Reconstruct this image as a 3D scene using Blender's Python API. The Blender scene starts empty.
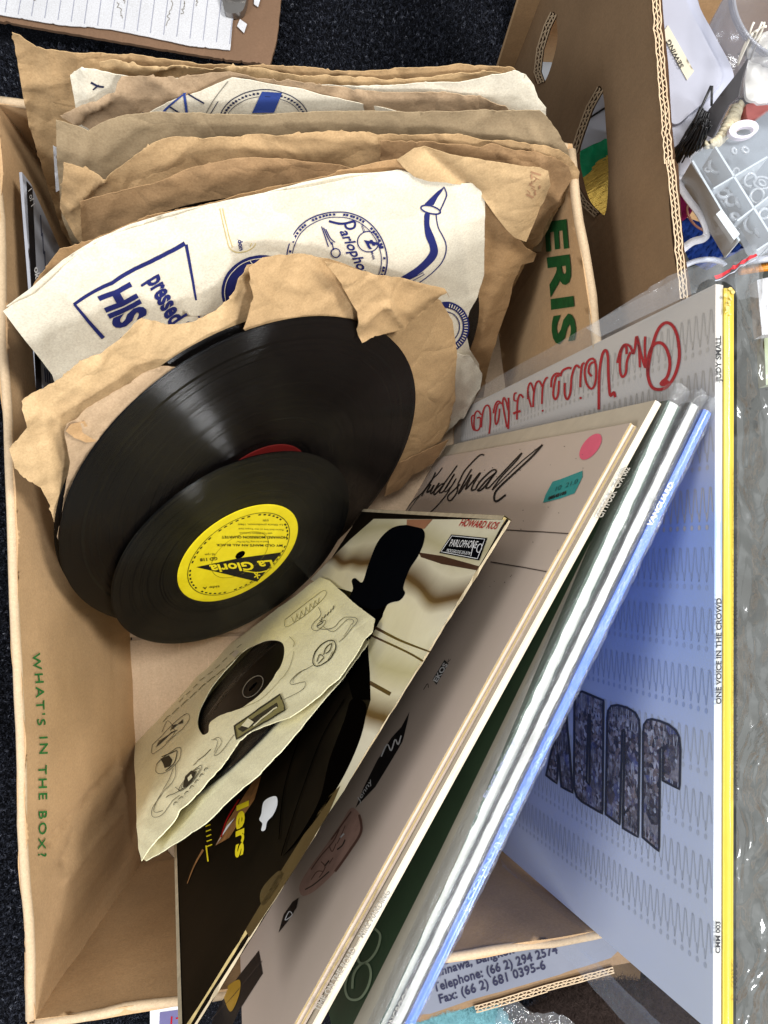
import bpy, math, random
from mathutils import Vector, Matrix, noise, geometry
random.seed(7)
sc = bpy.context.scene
COL = sc.collection
# ------------------------------------------------------------------ camera
FOC, ZC, ND = 770.0, 0.62, (340.0, 570.0)
def camray(x, y): return Vector(((x-384)/FOC, -(y-512)/FOC, -1.0)).normalized()
_z = -camray(*ND); _x = Vector((1, 0, 0)); _x = (_x-_z*_x.dot(_z)).normalized(); _y = _z.cross(_x)
RW = Matrix((_x, _y, _z))                       # world = RW @ cam
CAM = Vector((0, 0, ZC))
cd = bpy.data.cameras.new('camera'); cam = bpy.data.objects.new('camera', cd); COL.objects.link(cam)
cd.sensor_fit = 'VERTICAL'; cd.sensor_height = 32; cd.lens = 32*FOC/1024
cd.clip_start = .01; cd.clip_end = 60
cam.matrix_world = Matrix.Translation(CAM) @ RW.to_4x4()
sc.camera = cam
# ------------------------------------------------------------------ light
w = bpy.data.worlds.new('World'); sc.world = w; w.use_nodes = True
w.node_tree.nodes['Background'].inputs[0].default_value = (.93, .96, 1, 1)
w.node_tree.nodes['Background'].inputs[1].default_value = .40
def area(name, loc, aim, size, power, col, sy=None):
    l = bpy.data.lights.new(name, 'AREA'); l.energy = power; l.color = col; l.size = size
    if sy: l.shape = 'RECTANGLE'; l.size_y = sy
    o = bpy.data.objects.new(name, l); COL.objects.link(o); o.location = loc
    o.rotation_euler = (Vector(aim)-Vector(loc)).to_track_quat('-Z', 'Y').to_euler()
    return o
area('ceiling_light', (.85, .30, 1.55), (0, 0, .1), .4, 27, (1, .985, .95), .3)
area('ceiling_light_behind', (-.06, .36, 1.8), (0, 0, .1), .5, 12, (1, .99, .97), .5)
area('window_light', (.69, -.91, 1.16), (-.05, .05, .15), .24, 14, (.97, .98, 1))
area('side_window_light', (1.3, -.43, .82), (-.05, .05, .15), .16, 6, (.97, .98, 1), .22)
area('far_window_light', (-1.15, -.5, 1.25), (.1, -.1, .15), .5, 16, (.95, .97, 1))
sc.view_settings.view_transform = 'Standard'; sc.view_settings.look = 'None'
sc.view_settings.exposure = 0; sc.view_settings.gamma = 1
sc.cycles.max_bounces = 8; sc.cycles.transparent_max_bounces = 16
sc.cycles.caustics_reflective = False; sc.cycles.caustics_refractive = False
# ------------------------------------------------------------------ geometry helpers
def ray(x, y): return RW @ camray(x, y)
def P(x, y, z): r = ray(x, y); return CAM + r*((z-ZC)/r.z)
def proj(p):
    c = RW.transposed() @ (Vector(p)-CAM); return (384+FOC*c.x/-c.z, 512-FOC*c.y/-c.z)
def nz(p, s=0): return noise.noise(Vector((p[0], p[1], s*7.31+.5)))
class Surf:
    def __init__(s, p, n, disp=None):
        s.p = Vector(p); s.n = Vector(n).normalized(); s.disp = disp
        if s.n.dot(CAM-s.p) < 0: s.n = -s.n
    def __call__(s, x, y, off=0.0):
        r = ray(x, y); q = CAM + r*((s.p-CAM).dot(s.n)/r.dot(s.n))
        return q + s.n*((s.disp(x, y) if s.disp else 0)+off)
    def shift(s, d, disp=None): return Surf(s.p+s.n*d, s.n, disp)
def plane3(a, b, c, disp=None):
    a, b, c = P(*a), P(*b), P(*c); return Surf(a, (b-a).cross(c-a), disp)
def segd(x, y, a, b, c, d):
    vx, vy = c-a, d-b; L = vx*vx+vy*vy
    t = max(0, min(1, ((x-a)*vx+(y-b)*vy)/L)); return math.hypot(x-a-vx*t, y-b-vy*t)
def crumple(seed, wave=.002, rid=.0008, folds=(), sx=90., sr=38.):
    def f(x, y):
        h = wave*nz((x/sx, y/sx), seed)
        q = (x/sr+nz((x/60, y/60), seed+5)*.8, y/sr+nz((x/60, y/60), seed+9)*.8)
        h += rid*(1-2*abs(nz(q, seed+2))**.8)
        h += rid*.45*(1-2*abs(nz((q[0]*2.6, q[1]*2.6), seed+3))**.8)
        for a, b, c, d, am, wd in folds:
            h += am*math.exp(-segd(x, y, a, b, c, d)/wd)
        return h
    return f
def catmull(pts, closed=True, n=6):
    out = []; m = len(pts)
    rng = range(m) if closed else range(m-1)
    for i in rng:
        g = lambda k: pts[k % m] if closed else pts[max(0, min(m-1, k))]
        p0, p1, p2, p3 = g(i-1), g(i), g(i+1), g(i+2)
        for j in range(n):
            t = j/n
            out.append(tuple(.5*(2*p1[k]+(p2[k]-p0[k])*t+(2*p0[k]-5*p1[k]+4*p2[k]-p3[k])*t*t+(3*p1[k]-p0[k]-3*p2[k]+p3[k])*t**3) for k in (0, 1)))
    if not closed: out.append(tuple(pts[-1]))
    return out
def densify(pts, step, closed=True):
    out = []; m = len(pts)
    for i in range(m if closed else m-1):
        a, b = pts[i], pts[(i+1) % m]; k = max(1, int(math.hypot(b[0]-a[0], b[1]-a[1])/step))
        for j in range(k): out.append((a[0]+(b[0]-a[0])*j/k, a[1]+(b[1]-a[1])*j/k))
    return out
def inside(x, y, poly):
    c = False; n = len(poly); j = n-1
    for i in range(n):
        xi, yi = poly[i]; xj, yj = poly[j]
        if (yi > y) != (yj > y) and x < (xj-xi)*(y-yi)/(yj-yi)+xi: c = not c
        j = i
    return c
def ellipse(cx, cy, rx, ry, rot=0, n=40, a0=0, a1=360):
    r = math.radians(rot); o = []
    k = n if a1-a0 >= 360 else n+1
    for i in range(k):
        a = math.radians(a0+(a1-a0)*i/n); u, v = rx*math.cos(a), ry*math.sin(a)
        o.append((cx+u*math.cos(r)-v*math.sin(r), cy+u*math.sin(r)+v*math.cos(r)))
    return o
_fc = {}
def text2d(s, bold=0.0, space=1.0):
    k = (s, bold, space)
    if k in _fc: return _fc[k]
    cu = bpy.data.curves.new('t', 'FONT'); cu.body = s; cu.resolution_u = 3; cu.offset = bold; cu.space_character = space
    o = bpy.data.objects.new('t', cu); COL.objects.link(o)
    me = bpy.data.meshes.new_from_object(o.evaluated_get(bpy.context.evaluated_depsgraph_get()))
    V = [(v.co.x, v.co.y) for v in me.vertices]; F = [tuple(p.vertices) for p in me.polygons]
    bpy.data.objects.remove(o); bpy.data.curves.remove(cu); bpy.data.meshes.remove(me)
    x0 = min(v[0] for v in V); x1 = max(v[0] for v in V)
    V = [((v[0]-x0)/(x1-x0), v[1]/.69) for v in V]
    _fc[k] = (V, F); return _fc[k]
class G:
    def __init__(s): s.v = []; s.f = []; s.m = []; s.sm = []
    def add(s, V, F, mat=0, smooth=False):
        b = len(s.v); s.v += [Vector(p) for p in V]
        for f in F: s.f.append(tuple(i+b for i in f)); s.m.append(mat); s.sm.append(smooth)
    def slab(s, S, outline, t=.0004, grid=7, mat=0, holes=(), jag=0, smooth=True, side=None, seed=0, dens=None, back=None):
        o = densify(outline, dens or grid)
        if jag:
            jag *= .75
            o = densify(outline, 2.2)
            def tj(x, y, sd):
                q = nz((x/9, y/9), sd); q2 = nz((x/3.1, y/3.1), sd+1); q3 = nz((x/40, y/40), sd+2)
                return jag*(.7*q+.5*q2*(1.6 if q3 > .05 else .5)-(1.6 if nz((x/5, y/5), sd+3) > .42 else 0)*(1 if q3 > 0 else 0))
            o = [(x+tj(x, y, seed+20), y+tj(x, y, seed+30)) for x, y in o]
        hs = [densify(h, grid) for h in holes]
        pts = list(o); ed = [(i, (i+1) % len(o)) for i in range(len(o))]
        for h in hs:
            b = len(pts); pts += h; ed += [(b+i, b+(i+1) % len(h)) for i in range(len(h))]
        x0 = min(p[0] for p in o); x1 = max(p[0] for p in o); y0 = min(p[1] for p in o); y1 = max(p[1] for p in o)
        j = 0; y = y0+grid*.5
        while y < y1:
            x = x0+(grid*.5 if j % 2 else grid)
            while x < x1:
                q = (x+random.uniform(-.2, .2)*grid, y+random.uniform(-.2, .2)*grid)
                if inside(q[0], q[1], o) and not any(inside(q[0], q[1], h) for h in hs): pts.append(q)
                x += grid
            y += grid*.87; j += 1
        r = geometry.delaunay_2d_cdt([Vector(p) for p in pts], ed, [], 0, 1e-4)
        V2 = r[0]; F = []
        for f in r[2]:
            cx = sum(V2[i].x for i in f)/len(f); cy = sum(V2[i].y for i in f)/len(f)
            if inside(cx, cy, o) and not any(inside(cx, cy, h) for h in hs): F.append(tuple(f))
        # orient toward camera
        if F:
            a, b, c = [S(V2[i].x, V2[i].y) for i in F[0][:3]]
            area2 = (V2[F[0][1]]-V2[F[0][0]]).cross(V2[F[0][2]]-V2[F[0][0]])
        G2 = []
        for f in F:
            A = (V2[f[1]]-V2[f[0]]).cross(V2[f[2]]-V2[f[0]])
            G2.append(f if A < 0 else f[::-1])       # image y is down
        top = [S(v.x, v.y) for v in V2]
        s.add(top, G2, mat, smooth)
        if t:
            bot = [S(v.x, v.y, -t) for v in V2]
            s.add(bot, [f[::-1] for f in G2], mat if back is None else back, smooth)
            cnt = {}
            for f in G2:
                for i in range(len(f)):
                    e = (f[i], f[(i+1) % len(f)]); cnt[e] = 1
            for (a, b) in cnt:
                if (b, a) not in cnt:
                    s.add([top[a], top[b], bot[b], bot[a]], [(0, 3, 2, 1)], mat if side is None else side, False)
    def poly(s, S, pts, mat, off=.0003, grid=None, holes=()):
        s.slab(lambda x, y, o=0: S(x, y, off+o), pts, 0, grid or 12, mat, holes, smooth=False)
    def stroke(s, S, pts, wd, mat, off=.0003, closed=False, smooth=True, w2=None):
        if smooth and len(pts) > 2: pts = catmull(pts, closed, 5)
        pts = densify(pts, 4, closed)+([] if closed else [tuple(pts[-1])])
        n = len(pts); V = []
        for i in range(n):
            a = pts[i-1] if (closed or i > 0) else pts[i]; b = pts[(i+1) % n] if (closed or i < n-1) else pts[i]
            dx, dy = b[0]-a[0], b[1]-a[1]; L = math.hypot(dx, dy) or 1
            t = i/max(1, n-1); ww = (wd if w2 is None else wd+(w2-wd)*t)*.5
            V += [S(pts[i][0]-dy/L*ww, pts[i][1]+dx/L*ww, off), S(pts[i][0]+dy/L*ww, pts[i][1]-dx/L*ww, off)]
        F = [(2*i, 2*i+1, (2*i+3) % (2*n), (2*i+2) % (2*n)) for i in range(n if closed else n-1)]
        s.add(V, F, mat)
    def text(s, S, st, A, B, H, mat, off=.00035, bold=0.0, shear=0.0, space=1.0):
        V, F = text2d(st, bold, space)
        ux, uy = B[0]-A[0], B[1]-A[1]; hx, hy = H[0]-A[0], H[1]-A[1]
        L = math.hypot(ux, uy)
        W = []
        for (u, v) in V:
            u2 = u+shear*v*math.hypot(hx, hy)/L
            W.append((A[0]+ux*u2+hx*v, A[1]+uy*u2+hy*v))
        todo = [(W[f[0]], W[f[i]], W[f[i+1]]) for f in F for i in range(1, len(f)-1)]; T = []
        while todo:
            a, b, c = todo.pop(); ls = [math.dist(a, b), math.dist(b, c), math.dist(c, a)]; m = max(ls)
            if m < 4.5: T.append((a, b, c)); continue
            k = ls.index(m); a, b, c = ((a, b, c), (b, c, a), (c, a, b))[k]; h = ((a[0]+b[0])/2, (a[1]+b[1])/2)
            todo += [(a, h, c), (h, b, c)]
        s.add([S(p[0], p[1], off) for t_ in T for p in t_], [(3*i, 3*i+1, 3*i+2) for i in range(len(T))], mat)
    def tube(s, pts, r, mat=0, n=6, closed=False, smooth=True, rf=None):
        m = len(pts); V = []; pts = [Vector(p) for p in pts]
        up = Vector((.13, .2, 1)).normalized()
        for i in range(m):
            a = pts[i-1] if (closed or i) else pts[i]; b = pts[(i+1) % m] if (closed or i < m-1) else pts[i]
            t = (b-a).normalized(); u = t.cross(up)
            if u.length < .1: u = t.cross(Vector((1, 0, 0)))
            u.normalize(); q = u.cross(t); rr = r*(rf(i/(m-1)) if rf else 1)
            for k in range(n):
                an = 2*math.pi*k/n; V.append(pts[i]+u*math.cos(an)*rr+q*math.sin(an)*rr)
        F = []
        for i in range(m if closed else m-1):
            for k in range(n):
                a = i*n+k; b = i*n+(k+1) % n; c = ((i+1) % m)*n+(k+1) % n; d = ((i+1) % m)*n+k
                F.append((a, d, c, b))
        if not closed: F += [tuple(range(n)), tuple(range((m-1)*n, m*n))[::-1]]
        s.add(V, F, mat, smooth)
    def hexa(s, c, mat=0):
        s.add(c, [(0, 1, 2, 3), (7, 6, 5, 4), (0, 4, 5, 1), (1, 5, 6, 2), (2, 6, 7, 3), (3, 7, 4, 0)], mat)
    def obj(s, name, mats, parent=None, M=None, label=None, cat=None, group=None, kind=None):
        me = bpy.data.meshes.new(name)
        root = parent
        while root is not None and root.parent: root = root.parent
        if M is None:
            if root is not None: M = Matrix.Translation(root.location)
            else:
                x = [v.x for v in s.v]; y = [v.y for v in s.v]
                M = Matrix.Translation(((min(x)+max(x))/2, (min(y)+max(y))/2, min(v.z for v in s.v)))
        Mi = M.inverted()
        me.from_pydata([Mi @ v for v in s.v], [], s.f)
        for i, p in enumerate(me.polygons): p.material_index = s.m[i]; p.use_smooth = s.sm[i]
        for m in (mats if isinstance(mats, (list, tuple)) else [mats]): me.materials.append(m)
        me.update()
        o = bpy.data.objects.new(name, me); COL.objects.link(o)
        if parent is not None:
            o.parent = parent
            o.matrix_basis = WM[parent.name].inverted() @ M
        else: o.matrix_basis = M
        WM[o.name] = M
        if label: o['label'] = label
        if cat: o['category'] = cat
        if group: o['group'] = group
        if kind: o['kind'] = kind
        return o
WM = {}
def thing(name, label, cat, loc, group=None):
    o = bpy.data.objects.new(name, None); COL.objects.link(o); o.empty_display_size = .02
    o.location = loc; o['label'] = label; o['category'] = cat
    if group: o['group'] = group
    WM[o.name] = Matrix.Translation(loc); return o
# ------------------------------------------------------------------ materials
def lin(c): return tuple(((v/255)/12.92 if v/255 <= .04045 else ((v/255+.055)/1.055)**2.4) for v in c)+(1,)
class NT:
    def __init__(s, name):
        s.m = bpy.data.materials.new(name); s.m.use_nodes = True; s.t = s.m.node_tree
        s.b = s.t.nodes['Principled BSDF']; s.out = s.t.nodes['Material Output']
        s.co = s.t.nodes.new('ShaderNodeTexCoord')
    def n(s, typ, **k):
        nd = s.t.nodes.new('ShaderNode'+typ)
        for a, b in k.items(): setattr(nd, a, b)
        return nd
    def l(s, a, b): s.t.links.new(a, b)
    def noise(s, scale, detail=4, rough=.5, vec=None, dist=0):
        nd = s.n('TexNoise'); nd.inputs['Scale'].default_value = scale; nd.inputs['Detail'].default_value = detail
        nd.inputs['Roughness'].default_value = rough; nd.inputs['Distortion'].default_value = dist
        s.l(vec or s.co.outputs['Object'], nd.inputs['Vector']); return nd.outputs[0]
    def ramp(s, fac, stops):
        r = s.n('ValToRGB'); e = r.color_ramp.elements
        while len(e) < len(stops): e.new(.5)
        for i, (p, c) in enumerate(stops): e[i].position = p; e[i].color = c
        s.l(fac, r.inputs[0]); return r.outputs[0]
    def mix(s, f, a, b, blend='MIX'):
        m = s.n('Mix', data_type='RGBA', blend_type=blend)
        for sock, v in ((m.inputs[0], f), (m.inputs[6], a), (m.inputs[7], b)):
            if isinstance(v, (int, float, tuple)): sock.default_value = v
            else: s.l(v, sock)
        return m.outputs[2]
    def math(s, op, a, b=0.0):
        m = s.n('Math', operation=op)
        for sock, v in ((m.inputs[0], a), (m.inputs[1], b)):
            if isinstance(v, (int, float)): sock.default_value = v
            else: s.l(v, sock)
        return m.outputs[0]
    def bump(s, h, strength=.3, dist=.001, prev=None):
        b = s.n('Bump'); b.inputs['Strength'].default_value = strength; b.inputs['Distance'].default_value = dist
        s.l(h, b.inputs['Height'])
        if prev: s.l(prev, b.inputs['Normal'])
        return b.outputs[0]
    def base(s, c, rough=.6, spec=.3, nrm=None, metal=0):
        if isinstance(c, tuple): s.b.inputs['Base Color'].default_value = c
        else: s.l(c, s.b.inputs['Base Color'])
        if isinstance(rough, (int, float)): s.b.inputs['Roughness'].default_value = rough
        else: s.l(rough, s.b.inputs['Roughness'])
        s.b.inputs['Specular IOR Level'].default_value = spec; s.b.inputs['Metallic'].default_value = metal
        if nrm: s.l(nrm, s.b.inputs['Normal'])
        return s.m
def mulc(c, k): return (c[0]*k, c[1]*k, c[2]*k, 1)
def m_paper(name, c, dark=.72, rough=.62, spec=.25, crum=.35, blotch=3., spots=0.0, spotc=None):
    t = NT(name); c = lin(c)
    col = t.ramp(t.noise(30, 6, .65, dist=.4), [(.3, mulc(c, dark)), (.68, c)])
    col = t.mix(t.ramp(t.noise(7, 6, .7, dist=1.2), [(.52, (0, 0, 0, 1)), (.74, (.5, .5, .5, 1))]), col, mulc(c, dark*.8))
    fib = t.ramp(t.noise(900, 3, .7), [(.35, (.86, .84, .82, 1)), (.65, (1.06, 1.06, 1.06, 1))])
    col = t.mix(1.0, col, fib, 'MULTIPLY')
    if spots:
        col = t.mix(t.ramp(t.noise(12, 8, .7), [(1-spots-.06, (0, 0, 0, 1)), (1-spots+.1, (.8, .8, .8, 1))]), col, spotc or mulc(c, .5))
    v = t.n('TexVoronoi', feature='DISTANCE_TO_EDGE'); v.inputs['Scale'].default_value = 27
    wv = t.n('VectorMath', operation='ADD'); nn = t.n('TexNoise'); nn.inputs['Scale'].default_value = 18; nn.inputs['Detail'].default_value = 4
    t.l(t.co.outputs['Object'], nn.inputs['Vector'])
    sc_ = t.n('VectorMath', operation='SCALE'); sc_.inputs['Scale'].default_value = .05
    t.l(nn.outputs['Color'], sc_.inputs[0]); t.l(t.co.outputs['Object'], wv.inputs[0]); t.l(sc_.outputs[0], wv.inputs[1])
    t.l(wv.outputs[0], v.inputs['Vector'])
    v3 = t.n('TexVoronoi', feature='DISTANCE_TO_EDGE'); v3.inputs['Scale'].default_value = 17; t.l(wv.outputs[0], v3.inputs['Vector'])
    h = t.math('ADD', t.math('MINIMUM', v.outputs['Distance'], .10), t.math('MINIMUM', v3.outputs['Distance'], .06))
    h = t.math('ADD', h, t.math('MULTIPLY', v.outputs['Distance'], .22))
    b1 = t.bump(h, min(1, crum*.95), .0045)
    b2 = t.bump(t.noise(140, 5, .6), crum*.55, .0012, b1)
    b3 = t.bump(t.noise(1400, 2, .6), .18, .0003, b2)
    return t.base(col, rough, spec, b3)
def m_board(name, c, flute=True, dark=.86, dirn=0):
    t = NT(name); c = lin(c)
    col = t.ramp(t.noise(22, 5, .6), [(.3, mulc(c, dark)), (.7, c)])
    col = t.mix(1.0, col, t.ramp(t.noise(700, 4, .75), [(.3, (.84, .82, .8, 1)), (.66, (1.05, 1.05, 1.05, 1))]), 'MULTIPLY')
    col = t.mix(t.ramp(t.noise(1500, 1, .5), [(.66, (0, 0, 0, 1)), (.74, (.5, .5, .5, 1))]), col, mulc(c, .55))
    col = t.mix(t.ramp(t.noise(5, 7, .75, dist=2), [(.5, (0, 0, 0, 1)), (.68, (.55, .55, .55, 1))]), col, mulc(c, .78))
    st_ = t.n('Mapping'); st_.inputs['Scale'].default_value = (1, .06, 1); st_.inputs['Rotation'].default_value = (0, .3, .5); t.l(t.co.outputs['Object'], st_.inputs['Vector'])
    col = t.mix(t.ramp(t.noise(420, 3, .6, vec=st_.outputs[0]), [(.66, (0, 0, 0, 1)), (.74, (.4, .4, .4, 1))]), col, mulc(c, 1.18))
    wv = t.n('TexWave'); wv.inputs['Scale'].default_value = 42; wv.inputs['Distortion'].default_value = .6
    wv.bands_direction = 'Y' if not dirn else 'X'
    t.l(t.co.outputs['Object'], wv.inputs['Vector'])
    b = t.bump(wv.outputs['Color'], .2 if flute else .0, .0006)
    b = t.bump(t.noise(60, 4, .6), .3, .0016, b)
    b = t.bump(t.noise(1600, 2, .6), .2, .0003, b)
    return t.base(col, .7, .22, b)
def m_flat(name, c, rough=.5, spec=.35, var=.12, bump=.12, scale=60, metal=0, coat=0):
    t = NT(name); c = lin(c) if max(c) > 1 else tuple(c)+(1,)
    col = t.ramp(t.noise(scale, 5, .6), [(.3, mulc(c, 1-var)), (.7, mulc(c, 1+var*.4))])
    m = t.base(col, rough, spec, t.bump(t.noise(scale*4, 4, .6), bump, .0008), metal)
    if coat: t.b.inputs['Coat Weight'].default_value = coat; t.b.inputs['Coat Roughness'].default_value = .12
    return m
def m_clear(name, op=.25, tint=(.95, .97, 1), rough=.12, bump=.6, scale=35, body=(.8, .82, .85), bodyf=.1, bd=.006, fine=.5):
    t = NT(name); t.t.nodes.remove(t.b)
    tr = t.n('BsdfTransparent'); tr.inputs[0].default_value = tuple(tint)+(1,)
    gl = t.n('BsdfGlossy'); gl.inputs['Roughness'].default_value = rough; gl.inputs['Color'].default_value = (1, 1, 1, 1)
    df = t.n('BsdfDiffuse'); df.inputs[0].default_value = tuple(body)+(1,)
    nb = t.bump(t.noise(scale, 5 if fine > .3 else 2, .6 if fine > .3 else .4, dist=1.5), bump, bd)
    nb = t.bump(t.noise(scale*6, 3, .6, dist=1), bump*fine, .001, nb)
    t.l(nb, gl.inputs['Normal'])
    m1 = t.n('MixShader'); m1.inputs[0].default_value = bodyf; t.l(tr.outputs[0], m1.inputs[1]); t.l(df.outputs[0], m1.inputs[2])
    m2 = t.n('MixShader'); lw = t.n('LayerWeight'); lw.inputs[0].default_value = .35; t.l(nb, lw.inputs['Normal'])
    f = t.math('POWER', lw.outputs['Facing'], 3.0); f = t.math('MULTIPLY', f, op*.8); f = t.math('ADD', f, op*.12)
    t.l(f, m2.inputs[0]); t.l(m1.outputs[0], m2.inputs[1]); t.l(gl.outputs[0], m2.inputs[2])
    t.l(m2.outputs[0], t.out.inputs[0]); return t.m
def m_vinyl(name, c=(.0025, .0025, .003)):
    t = NT(name)
    sep = t.n('SeparateXYZ'); t.l(t.co.outputs['Object'], sep.inputs[0])
    r2 = t.math('ADD', t.math('MULTIPLY', sep.outputs[0], sep.outputs[0]), t.math('MULTIPLY', sep.outputs[1], sep.outputs[1]))
    r = t.math('SQRT', r2)
    comb = t.n('CombineXYZ'); t.l(r, comb.inputs[0])
    bands = t.noise(420, 3, .8, vec=comb.outputs[0])
    rough = t.ramp(bands, [(.3, (.12, .12, .12, 1)), (.7, (.20, .20, .20, 1))])
    scr = t.noise(900, 3, .6)
    col = t.ramp(scr, [(.70, tuple(c)+(1,)), (.76, (.10, .098, .09, 1))])
    col = t.mix(t.ramp(t.noise(14, 5, .7), [(.5, (0, 0, 0, 1)), (.8, (.3, .3, .3, 1))]), col, (.010, .010, .009, 1))
    # groove walls: the surface normal swings to and fro along the radius at the pitch of the grooves
    tri = t.math('PINGPONG', t.math('MULTIPLY', r, 1/.00023), 1.0)
    tri = t.math('SUBTRACT', t.math('MULTIPLY', tri, 2.0), 1.0)
    amp = t.ramp(t.noise(260, 4, .9, vec=comb.outputs[0]), [(.40, (.12, .12, .12, 1)), (.46, (.62, .62, .62, 1)), (.7, (1.0, 1.0, 1.0, 1))])
    k = t.math('DIVIDE', t.math('MULTIPLY', tri, amp), r)
    wob = t.noise(30, 3, .5); wob = t.math('MULTIPLY', t.math('SUBTRACT', wob, .5), .05)
    cn = t.n('CombineXYZ'); t.l(t.math('ADD', t.math('MULTIPLY', sep.outputs[0], k), wob), cn.inputs[0]); t.l(t.math('ADD', t.math('MULTIPLY', sep.outputs[1], k), wob), cn.inputs[1]); cn.inputs[2].default_value = 1
    vt = t.n('VectorTransform', vector_type='NORMAL', convert_from='OBJECT', convert_to='WORLD'); t.l(cn.outputs[0], vt.inputs[0])
    nm = t.n('VectorMath', operation='NORMALIZE'); t.l(vt.outputs[0], nm.inputs[0])
    m = t.base(col, rough, .42, nm.outputs[0])
    return m
KR = [m_paper('kraft_paper_%s' % k, c, d, crum=cr) for k, c, d, cr in (
    ('tan', (190, 158, 116), .84, .5), ('warm', (184, 148, 106), .82, .4), ('grey', (162, 142, 112), .86, .35),
    ('rose', (176, 150, 120), .82, .6), ('pale', (196, 166, 124), .86, .45), ('brown', (168, 135, 98), .82, .5))]
cream = m_paper('cream_paper', (228, 220, 200), .9, .5, .3, .11, spots=.25, spotc=lin((208, 194, 158)))
yellowed = m_paper('yellowed_paper', (240, 234, 196), .93, .55, .25, .22, spots=.22, spotc=lin((226, 214, 160)))
whitepaper = m_paper('white_paper', (208, 209, 213), .9, .6, .25, .15)
board = m_board('cardboard', (192, 158, 118)); board_in = m_board('cardboard_inner', (208, 182, 152), dirn=1)
board_dk = m_board('cardboard_panel', (138, 112, 84)); board_cut = m_board('cardboard_cut', (200, 176, 144), False)
ink_blue = m_flat('blue_ink', (34, 40, 98), .6, .2); ink_green = m_flat('green_ink', (26, 78, 36), .7, .2, var=.3, scale=200)
ink_black = m_flat('black_ink', (22, 20, 22), .5, .3); ink_red = m_flat('red_ink', (160, 14, 20), .6, .1)
ink_navy = m_flat('navy_ink', (38, 42, 70), .6, .2); white_ink = m_flat('white_ink', (225, 225, 225), .5, .3)
grey_ink = m_flat('grey_ink', (128, 122, 112), .6, .2); yel_ink = m_flat('yellow_ink', (236, 214, 30), .4, .4)
dark_hole = m_flat('flute_shadow_board', (70, 50, 34), .8, .1)
white_board = m_flat('white_board', (178, 176, 168), .42, .4, var=.05, coat=.3)
vinyl = m_vinyl('black_vinyl'); shellac = m_vinyl('black_shellac', (.003, .0025, .0025))
clear = m_clear('clear_film', .22, bodyf=.10); haze_film = m_clear('milky_film', .7, rough=.16, scale=26, bodyf=.14, body=(.46, .47, .45), bump=1.0, bd=.012, fine=.05)
white_plastic = m_flat('white_plastic', (190, 194, 206), .35, .4, var=.03, bump=.02)
dark_grey = m_flat('dark_grey_plastic', (62, 60, 62), .4, .4); wire_black = m_flat('black_wire', (24, 23, 24), .4, .5)
# ------------------------------------------------------------------ setting
ZF = -.012                                         # inside floor of the box
t = NT('carpet')
c = t.ramp(t.noise(900, 4, .8, dist=.6), [(.42, lin((6, 7, 9))), (.58, lin((26, 28, 36))), (.7, lin((96, 99, 108)))])
carpet_m = t.base(c, .95, .1, t.bump(t.noise(700, 3, .7), 1.0, .003))
g = G(); n = 90; V = []; F = []
for j in range(n+1):
    for i in range(n+1):
        x = -1.6+3.2*i/n; y = -1.6+3.2*j/n; V.append((x, y, -.020+.0012*nz((x*40, y*40), 1)))
for j in range(n):
    for i in range(n): a = j*(n+1)+i; F.append((a, a+1, a+n+2, a+n+1))
g.add(V, F, 0, True); g.obj('carpet_floor', carpet_m, kind='structure')
pile = NT('carpet_fibre'); oi = pile.noise(260, 2, .5)
pile_m = pile.base(pile.ramp(oi, [(.38, lin((10, 11, 16))), (.6, lin((46, 50, 62))), (.75, lin((118, 121, 130)))]), .8, .2)
g = G()
def tuft(x0, x1, y0, y1, n_):
    for _ in range(n_):
        p = P(random.uniform(x0, x1), random.uniform(y0, y1), -.019)
        a = random.uniform(0, 6.28); L = random.uniform(.0015, .0034); wd = .00028
        d = Vector((math.cos(a), math.sin(a), 0)); s_ = Vector((-d.y, d.x, 0))*wd; V = []
        for k in range(4):
            q = p+d*(L*(k/3-.5))+s_*6*random.uniform(-1, 1)*(k % 2)+Vector((0, 0, .0035*math.sin(k/3*3.1)+random.uniform(0, .0015)))
            V += [q-s_, q+s_]
        g.add(V, [(0, 1, 3, 2), (2, 3, 5, 4), (4, 5, 7, 6)])
tuft(-10, 100, 45, 250, 5000); tuft(250, 540, -20, 150, 12000); tuft(-15, 60, 380, 1040, 12000)
tuft(100, 200, 990, 1060, 1200); tuft(440, 780, 930, 1050, 6000); tuft(640, 790, 0, 400, 2500)
tuft(-700, 1500, -500, 1500, 26000)
g.obj('carpet_pile', pile_m, kind='stuff', label='short looped black and blue grey carpet pile around the boxes', cat='carpet')
# ------------------------------------------------------------------ storage box
ZT = .203
BL, FL, FR, BR = (-2, 104), (35, 1020), (675, 919), (567, 150)
box = thing('storage_box', 'open brown cardboard storage box holding the records, green print inside', 'box', (-.01, 0, -.018))
corner = {k: P(q[0], q[1], ZT) for k, q in dict(BL=BL, FL=FL, FR=FR, BR=BR).items()}
def wallsurf(a, b, disp=None, inset=0.0):
    A, B = corner[a], corner[b]; d = (B-A); nrm = Vector((-d.y, d.x, 0)).normalized()
    if nrm.dot(Vector((0, 0, 0))-A) < 0: nrm = -nrm
    s = Surf(A, nrm, disp); s.n = nrm; return s
def wall_px(a, b, z0=ZF, z1=ZT):
    A, B = corner[a], corner[b]; q = (B-A).normalized()*.003; A, B = A-q, B+q
    return [proj((A.x, A.y, z1)), proj((B.x, B.y, z1)), proj((B.x, B.y, z0)), proj((A.x, A.y, z0))]
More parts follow.
